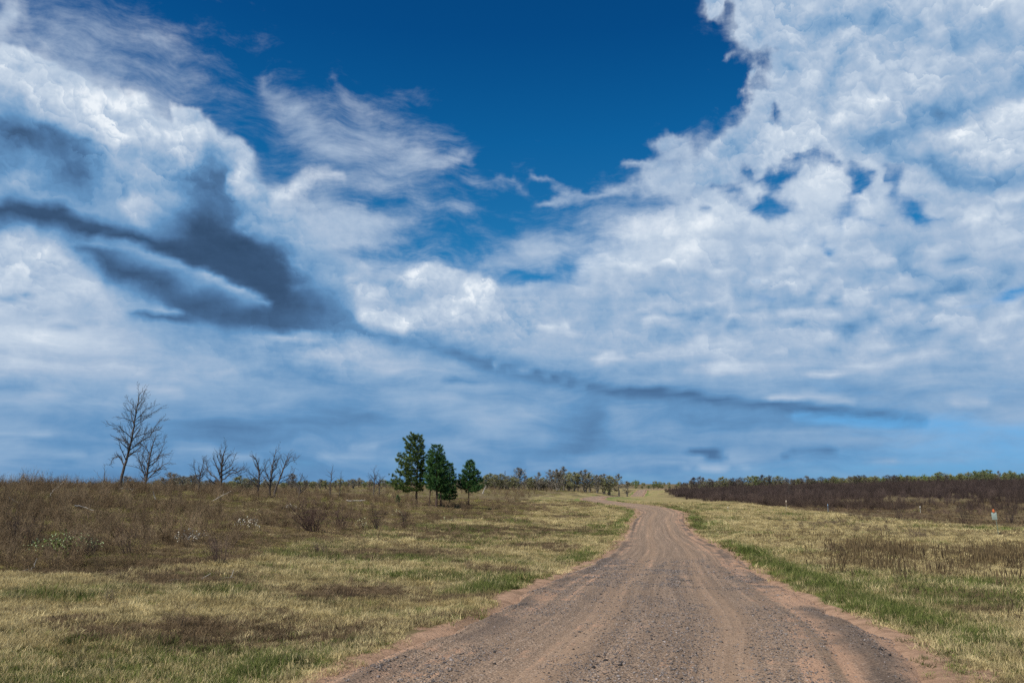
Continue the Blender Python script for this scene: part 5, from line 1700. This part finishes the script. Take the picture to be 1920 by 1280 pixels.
# beyond the crest where the road disappears
row([(1192, 912, 'green', 1.8, 0), (1204, 912, 'olive', 1.8, 20), (1216, 911, 'green', 1.8, 0), (1226, 908, 'green', 1.5, -40), (1233, 907, 'green', 1.6, -40), (1242, 911, 'olive', 1.8, 0), (1254, 912, 'green', 1.8, 30), (1268, 911, 'dark', 1.6, 0), (1278, 908, 'dark', 1.4, 0)],
    "beyond the road's far crest", "trees beyond the road's crest", 620, 9)


# distant woods, read as one mass
woods_c = proto_collection('woods_kinds', [])
rngw = np.random.default_rng(77)
wobjs = []
for mat_, sd in ((bud_olive, 1), (bud_green, 2), (bud_grey, 3), (bud_dark, 4)):
    r = np.random.default_rng(90 + sd); mb = MB()
    for _ in range(9):
        P = np.array([[0, 0, -.3], r.normal(0, .3, 3) + [0, 0, 2.5], r.normal(0, .9, 3) + [0, 0, 5.6]]); mb.tube(P, [.13, .09, .03], 4)
    C = r.normal(0, 1, (1100, 3)); C /= np.linalg.norm(C, axis=1)[:, None]; C *= (r.uniform(.1, 1, 1100) ** .4)[:, None]
    C = C * np.array([2.8, 2.8, 2.6]) + np.array([0, 0, 4.2]) + np.sin(C * 5 + sd) * .5
    leaf_bits(mb, r, C, .28)
    wobjs.append(mb.build('woods_%d' % sd, mat_, link=False))
for o in wobjs: woods_c.objects.link(o)
order_fix(woods_c)
WP, WS, WI = [], [], []
for n, a0, a1, d0, d1, s0, wts in ((260, 22, 44, 500, 640, .8, (3, 4, 1, 1)), (420, -44, 44, 900, 1500, 1.2, (3, 3, 2, 1)), (120, -36, 2, 330, 460, .55, (3, 1, 3, 1)), (190, -4, 10, 305, 350, .55, (3, 0, 5, 1)), (70, -34, -18, 215, 260, .42, (2, 0, 5, 2)), (160, 13, 26, 480, 560, .62, (2, 1, 2, 5))):
    d = np.sqrt(rngw.uniform(d0 ** 2, d1 ** 2, n)); a = np.radians(rngw.uniform(a0, a1, n)); x, y = d * np.sin(a), d * np.cos(a)
    keep = (np.abs(road_dist(x, y)[0]) > 25) & ((d > 800) | (d < 600) | (np.abs(np.degrees(a) - 11) > 6)); x, y = x[keep], y[keep]
    z = base_z(x, y); WP.append(np.stack([x, y, z], 1)); WS.append(s0 * rngw.uniform(.6, 1.15, len(x))); WI.append(rngw.choice(4, len(x), p=np.array(wts) / sum(wts)))
WP = np.concatenate(WP)
scatter('woodland', WP, np.concatenate(WS), np.concatenate(WI), np.ones((len(WP), 3)) * .1, woods_c, tilt=.02, label='far-off band of budding woods along the horizon', cat='woods', rng=rngw)


# ------------------------------------------------------------------ shrubs one can pick out
shrub_mats = {}
def fixed_mat(key, col, **kw):
    if key not in shrub_mats: shrub_mats[key] = plant_material(key, .3, .8, fixed=col, **kw)
    return shrub_mats[key]


def shrub(label, px, py, h_px, w_px, seed, stems=22, col=(0.10, 0.065, 0.048), bloom=None, nbloom=0, bsize=.03, group=None, name='bare_shrub', leaves=None, nleaf=0, cat='shrub', twigs=8, w=.011):
    r = np.random.default_rng(seed)
    x, y, z, d = pick(px, py)
    k = d / FPX
    h, sp = h_px * k, w_px * k
    root = root_at(name, x, y, z, label, cat, group)
    mb = twig_bush(r, h, stems, sp * .5, twigs, w * max(.6, min(1.4, d / 30)), .35, math.atan2(sp * .45, h) * .8)
    mb.build('branches', fixed_mat('shrub_%d' % (int(sum(col) * 1000)), col), root)
    if nbloom:
        fb = MB(); t = r.uniform(0, 6.283, nbloom); q = sp * .5 * np.sqrt(r.uniform(.02, 1, nbloom))
        C = np.stack([q * np.cos(t), q * np.sin(t), h * (1.0 - .45 * (q / (sp * .5)) ** 2) * r.uniform(.45, 1.02, nbloom)], 1)
        C = C[np.argsort(fbm(C[:, 0] * 3, C[:, 1] * 3, .5, 2, seed))[: int(nbloom * .8)]]
        leaf_bits(fb, r, C, bsize, 2)
        fb.build('blossom', fixed_mat('blossom_%d' % int(bloom[0] * 100), bloom), root)
    if nleaf:
        fb = MB(); C = r.normal(0, .33, (nleaf, 3)) * np.array([sp * .55, sp * .55, h * .6]) + np.array([0, 0, h * .5]); C[:, 2] = np.abs(C[:, 2])
        leaf_bits(fb, r, C, .03)
        fb.build('foliage', fixed_mat('leaf_%d' % int(leaves[1] * 1000), leaves), root)
    return root


WHITE, GWHITE = (0.60, 0.56, 0.46), (0.42, 0.50, 0.26)
shrub('wide low shrub with pale green-white new leaves at the left edge of the scrub', 118, 1046, 38, 110, 201, 26, bloom=GWHITE, nbloom=240, bsize=.02, name='budding_shrub', leaves=(0.11, 0.15, 0.035), nleaf=350)
shrub('shrub dotted with white blossom right of the pale green one', 352, 1022, 30, 44, 202, 14, bloom=WHITE, nbloom=110, bsize=.026, name='blossoming_shrub')
shrub('small sprig of white blossom just right of the nearer white shrub', 384, 1010, 18, 14, 203, 6, bloom=WHITE, nbloom=26, bsize=.024, name='blossoming_shrub')
shrub('white blossoming shrub further back, between two brown thickets', 462, 995, 26, 44, 204, 14, bloom=WHITE, nbloom=100, bsize=.034, name='blossoming_shrub')
shrub('yellow-white budding shrub right of the largest brown shrub', 678, 992, 26, 26, 205, 10, bloom=(0.62, 0.60, 0.36), nbloom=50, bsize=.036, name='budding_shrub')
shrub('faint white blossom patch below the bare trio', 545, 956, 14, 30, 206, 8, bloom=WHITE, nbloom=46, bsize=.045, name='blossoming_shrub')
shrub('small white flecked shrub under the tall pine', 745, 972, 18, 20, 207, 8, bloom=(0.62, 0.60, 0.36), nbloom=30, bsize=.04, name='budding_shrub')
shrub('pale flecked low shrub right of the pines in grey scrub', 842, 978, 12, 30, 208, 8, bloom=GWHITE, nbloom=34, bsize=.04, name='budding_shrub')
shrub('bright flecks of blossom at the foot of the tallest bare tree', 238, 926, 16, 30, 209, 6, bloom=WHITE, nbloom=24, bsize=.05, name='blossoming_shrub')
shrub('largest round brown leafless shrub, many upright stems, centre of left slope', 588, 996, 62, 86, 211, 46, (0.085, 0.052, 0.042), twigs=12)
shrub('brown leafless shrub against the right flank of the largest one', 640, 990, 48, 46, 212, 24, (0.10, 0.062, 0.05))
shrub('dark upright shrub left of the tall pine', 708, 992, 44, 26, 213, 18, (0.07, 0.05, 0.042))
shrub('thin dark shrub directly below the tall pine', 757, 988, 38, 22, 214, 16, (0.07, 0.05, 0.042))
shrub('tall thin-stemmed dark shrub at the far left edge', 27, 1028, 66, 44, 215, 12, (0.06, 0.042, 0.035))
shrub('dark straggly shrub left of the pale green-white shrub', 62, 1034, 56, 24, 216, 8, (0.06, 0.042, 0.035))
shrub('leafless dark shrub behind the right end of the pale green one', 168, 1050, 44, 34, 217, 14, (0.07, 0.05, 0.04))
shrub('airy brown shrub between the pale green shrub and white blossom', 245, 1045, 56, 70, 218, 20, (0.105, 0.07, 0.052))
shrub('brown many-stemmed shrub at the lower edge of the scrub', 412, 1064, 60, 76, 219, 24, (0.11, 0.075, 0.06))
shrub('grey-brown low shrub below the largest one at the grass edge', 600, 1035, 30, 50, 220, 18, (0.13, 0.095, 0.07))
shrub('small dead straw-grey clump standing alone in the near left grass', 205, 1130, 26, 36, 221, 16, (0.24, 0.185, 0.12), name='dead_clump', w=.007)
shrub('flat black brushy clump lying in the near left grass', 92, 1178, 16, 54, 222, 18, (0.045, 0.032, 0.025), name='dead_clump', w=.008)
shrub('sparse dark twig clump left of middle in the near grass', 292, 1198, 20, 50, 223, 10, (0.06, 0.042, 0.032), name='dead_clump', w=.007)
shrub('dark brown matted clump in the grass midway to the road', 645, 1120, 22, 90, 224, 44, (0.07, 0.045, 0.032), name='dead_clump', w=.008)
shrub('low bare shrub alone in the pale right field', 1710, 1000, 18, 34, 225, 12, (0.09, 0.062, 0.045))
shrub('dark bare shrub at the front of the right thicket', 1808, 982, 38, 34, 226, 18, (0.055, 0.04, 0.036))
shrub('black many-trunked shrub behind the orange-topped marker', 1893, 982, 52, 50, 227, 20, (0.045, 0.034, 0.032))
shrub('low spreading shrub between two weed patches', 1725, 998, 12, 26, 228, 10, (0.10, 0.07, 0.05))
shrub('dark single bush on the pale band of the right thicket', 1690, 975, 30, 34, 229, 18, (0.06, 0.045, 0.04))
for i_, (px_, py_, w_) in enumerate(((1510, 976, 90), (1622, 980, 60), (1668, 985, 50), (1745, 985, 60), (1430, 945, 60), (1560, 1030, 40))):
    shrub(['long low brown bush nearest the road in the right field', 'round low brown bush second from the road in the right field', 'low dark bush touching the second one', 'brown bush below the pale clearing',
           'brown fringe bush at the near tip of the thicket', 'small brown tuft bush at the left end of the weed patch'][i_], px_, py_, 13, w_, 240 + i_, 26, (0.10, 0.066, 0.045), w=.009)


# bleached dead branches lying in the scrub
def dead_branch(label, pts, seed, r0=.03, arch=.25):
    r = np.random.default_rng(seed)
    W_ = []
    for px, py in pts:
        x, y, z, d = pick(px, py + 6); W_.append((x, y, z, d))
    x0, y0, z0, d0 = W_[0]
    x, y, z, d = pick(*[sum(q[i] for q in pts) / len(pts) + (8 if i else 0) for i in range(2)])
    a, _ = ray(pts[0][0], 905); right = np.array([math.cos(a), -math.sin(a), 0])
    _, py0 = project(np.array(x), np.array(y), np.array(z)); mx_ = sum(q[0] for q in pts) / len(pts)
    P = np.array([right * (px - mx_) * d / FPX + np.array([math.sin(a), math.cos(a), 0]) * r.uniform(-.2, .2) + np.array([0, 0, max(.03, (float(py0) - py) * d / FPX)]) for px, py in pts])
    o = MB(); T = np.linspace(0, len(P) - 1, (len(P) - 1) * 4 + 1); Q = np.array([[np.interp(t, range(len(P)), P[:, c]) for c in range(3)] for t in T]); Q[1:] += r.normal(0, .02, (len(Q) - 1, 3))
    o.tube(Q, np.linspace(r0, r0 * .3, len(Q)) * d / 40, 5)
    fork(o, r, Q, np.linspace(r0, r0 * .3, len(Q)), 0, 2.2, .3, maxl=2, upw=.3)
    m = o.build('dead_branch', wood_pale, smooth=True)
    m.location = (x, y, z)
    return tag(m, label, 'branch')


dead_branch('bleached forked branch lying at the far left of the scrub', [(18, 935), (28, 942), (38, 948)], 301)
dead_branch('pale curved dead branch leaning out of the far left brush', [(36, 910), (40, 898), (43, 893)], 302)
dead_branch('pale dead stick leaning right at upper left', [(88, 937), (95, 930), (100, 920), (110, 910)], 303)
dead_branch('fallen whitish branch in olive scrub below the thin sapling', [(143, 950), (155, 952), (172, 958)], 304)
dead_branch('short white upright stub below the second bare tree', [(291, 936), (288, 929), (286, 922)], 305)
dead_branch('long pale branch leaning below the broad spreading tree', [(398, 942), (415, 930), (430, 922)], 306, .02)
dead_branch('pale fallen log pieces in brown scrub between trio and pines', [(650, 938), (662, 939), (683, 938)], 307, .04)
dead_branch('white bare snag right of the small conical pine', [(905, 925), (908, 917), (911, 911)], 308, .03)
dead_branch('grey curled branch in lower left scrub', [(48, 1080), (56, 1068), (58, 1060)], 309, .012)
dead_branch('long thin dead stick lying across the grass edge', [(320, 1088), (370, 1089), (430, 1091)], 310, .010)


# ------------------------------------------------------------------ markers in the right field
def paint(name, col, rough=.5):
    m, N, b = material(name, rough, .4)
    P = N.new('ShaderNodeNewGeometry').outputs['Position']; n = N.noise(P, 14.0, 4, .6)
    N.put(b.inputs['Base Color'], N.mixc(N.sstep(n, .4, .75), col, tuple(c * .7 for c in col)))
    return m


def boxm(mb, x0, x1, y0, y1, z0, z1):
    v = [(x, y, z) for x in (x0, x1) for y in (y0, y1) for z in (z0, z1)]
    mb.add(v, [(0, 1, 3, 2), (4, 6, 7, 5), (0, 4, 5, 1), (2, 3, 7, 6), (0, 2, 6, 4), (1, 5, 7, 3)])


x, y, z, d = pick(1873, 1006)
mk = root_at('trail_marker', x, y, z, 'slim post with grey-green board and orange cap in the right field', 'marker post')
k = d / FPX; H = 40 * k
mb = MB(); mb.tube([(0, 0, -.1), (-.02, 0, H * .5), (-.05, 0, H * .93)], [.022, .022, .022], 8); mb.build('post', paint('post_steel', (.16, .20, .15), .6), mk)
mb = MB(); w_ = 4.6 * k; boxm(mb, -.05 - w_, -.05 + w_ * .55, -.035, -.024, H * .60, H * .88)
bo = mb.build('board', paint('board_grey', (.24, .29, .26), .6), mk); bv = bo.modifiers.new('b', 'BEVEL'); bv.width = .008; bv.segments = 2
mb = MB(); mb.tube([(-.05 - w_ * .25, -.03, H * .89), (-.05 - w_ * .25, -.03, H * .95), (-.05 - w_ * .25, -.03, H * 1.0)], [w_ * .34, w_ * .36, w_ * .2], 12); mb.build('cap', paint('cap_orange', (.60, .13, .03), .5), mk)
mk.rotation_euler = (0, R(-2), -math.atan2(x, y))
for px_, py_, hp, lab, col in ((1553, 962, 14, 'small blue-grey marker stake at the edge of the right thicket', (.16, .24, .33)), (1475, 960, 20, 'thin pale wooden stake left of the blue-grey one', (.40, .34, .26)),
                               (1365, 958, 8, 'tiny pale stake close to the road at far right verge', (.5, .46, .38)), (1726, 962, 12, 'whitish stake in front of the middle of the right thicket', (.5, .46, .38))):
    x, y, z, d = pick(px_, py_); k = d / FPX
    mk = root_at('marker_stake', x, y, z, lab, 'stake')
    mb = MB(); mb.tube([(0, 0, -.1), (.01, 0, hp * k)], [.03, .026], 6); mb.build('post', paint('stake_%d' % px_, col, .7), mk)
    mb = MB(); boxm(mb, -.05, .05, -.045, -.034, hp * k * .72, hp * k * .98); mb.build('tag', paint('tag_%d' % px_, tuple(min(.8, c * 1.5) for c in col), .5), mk)
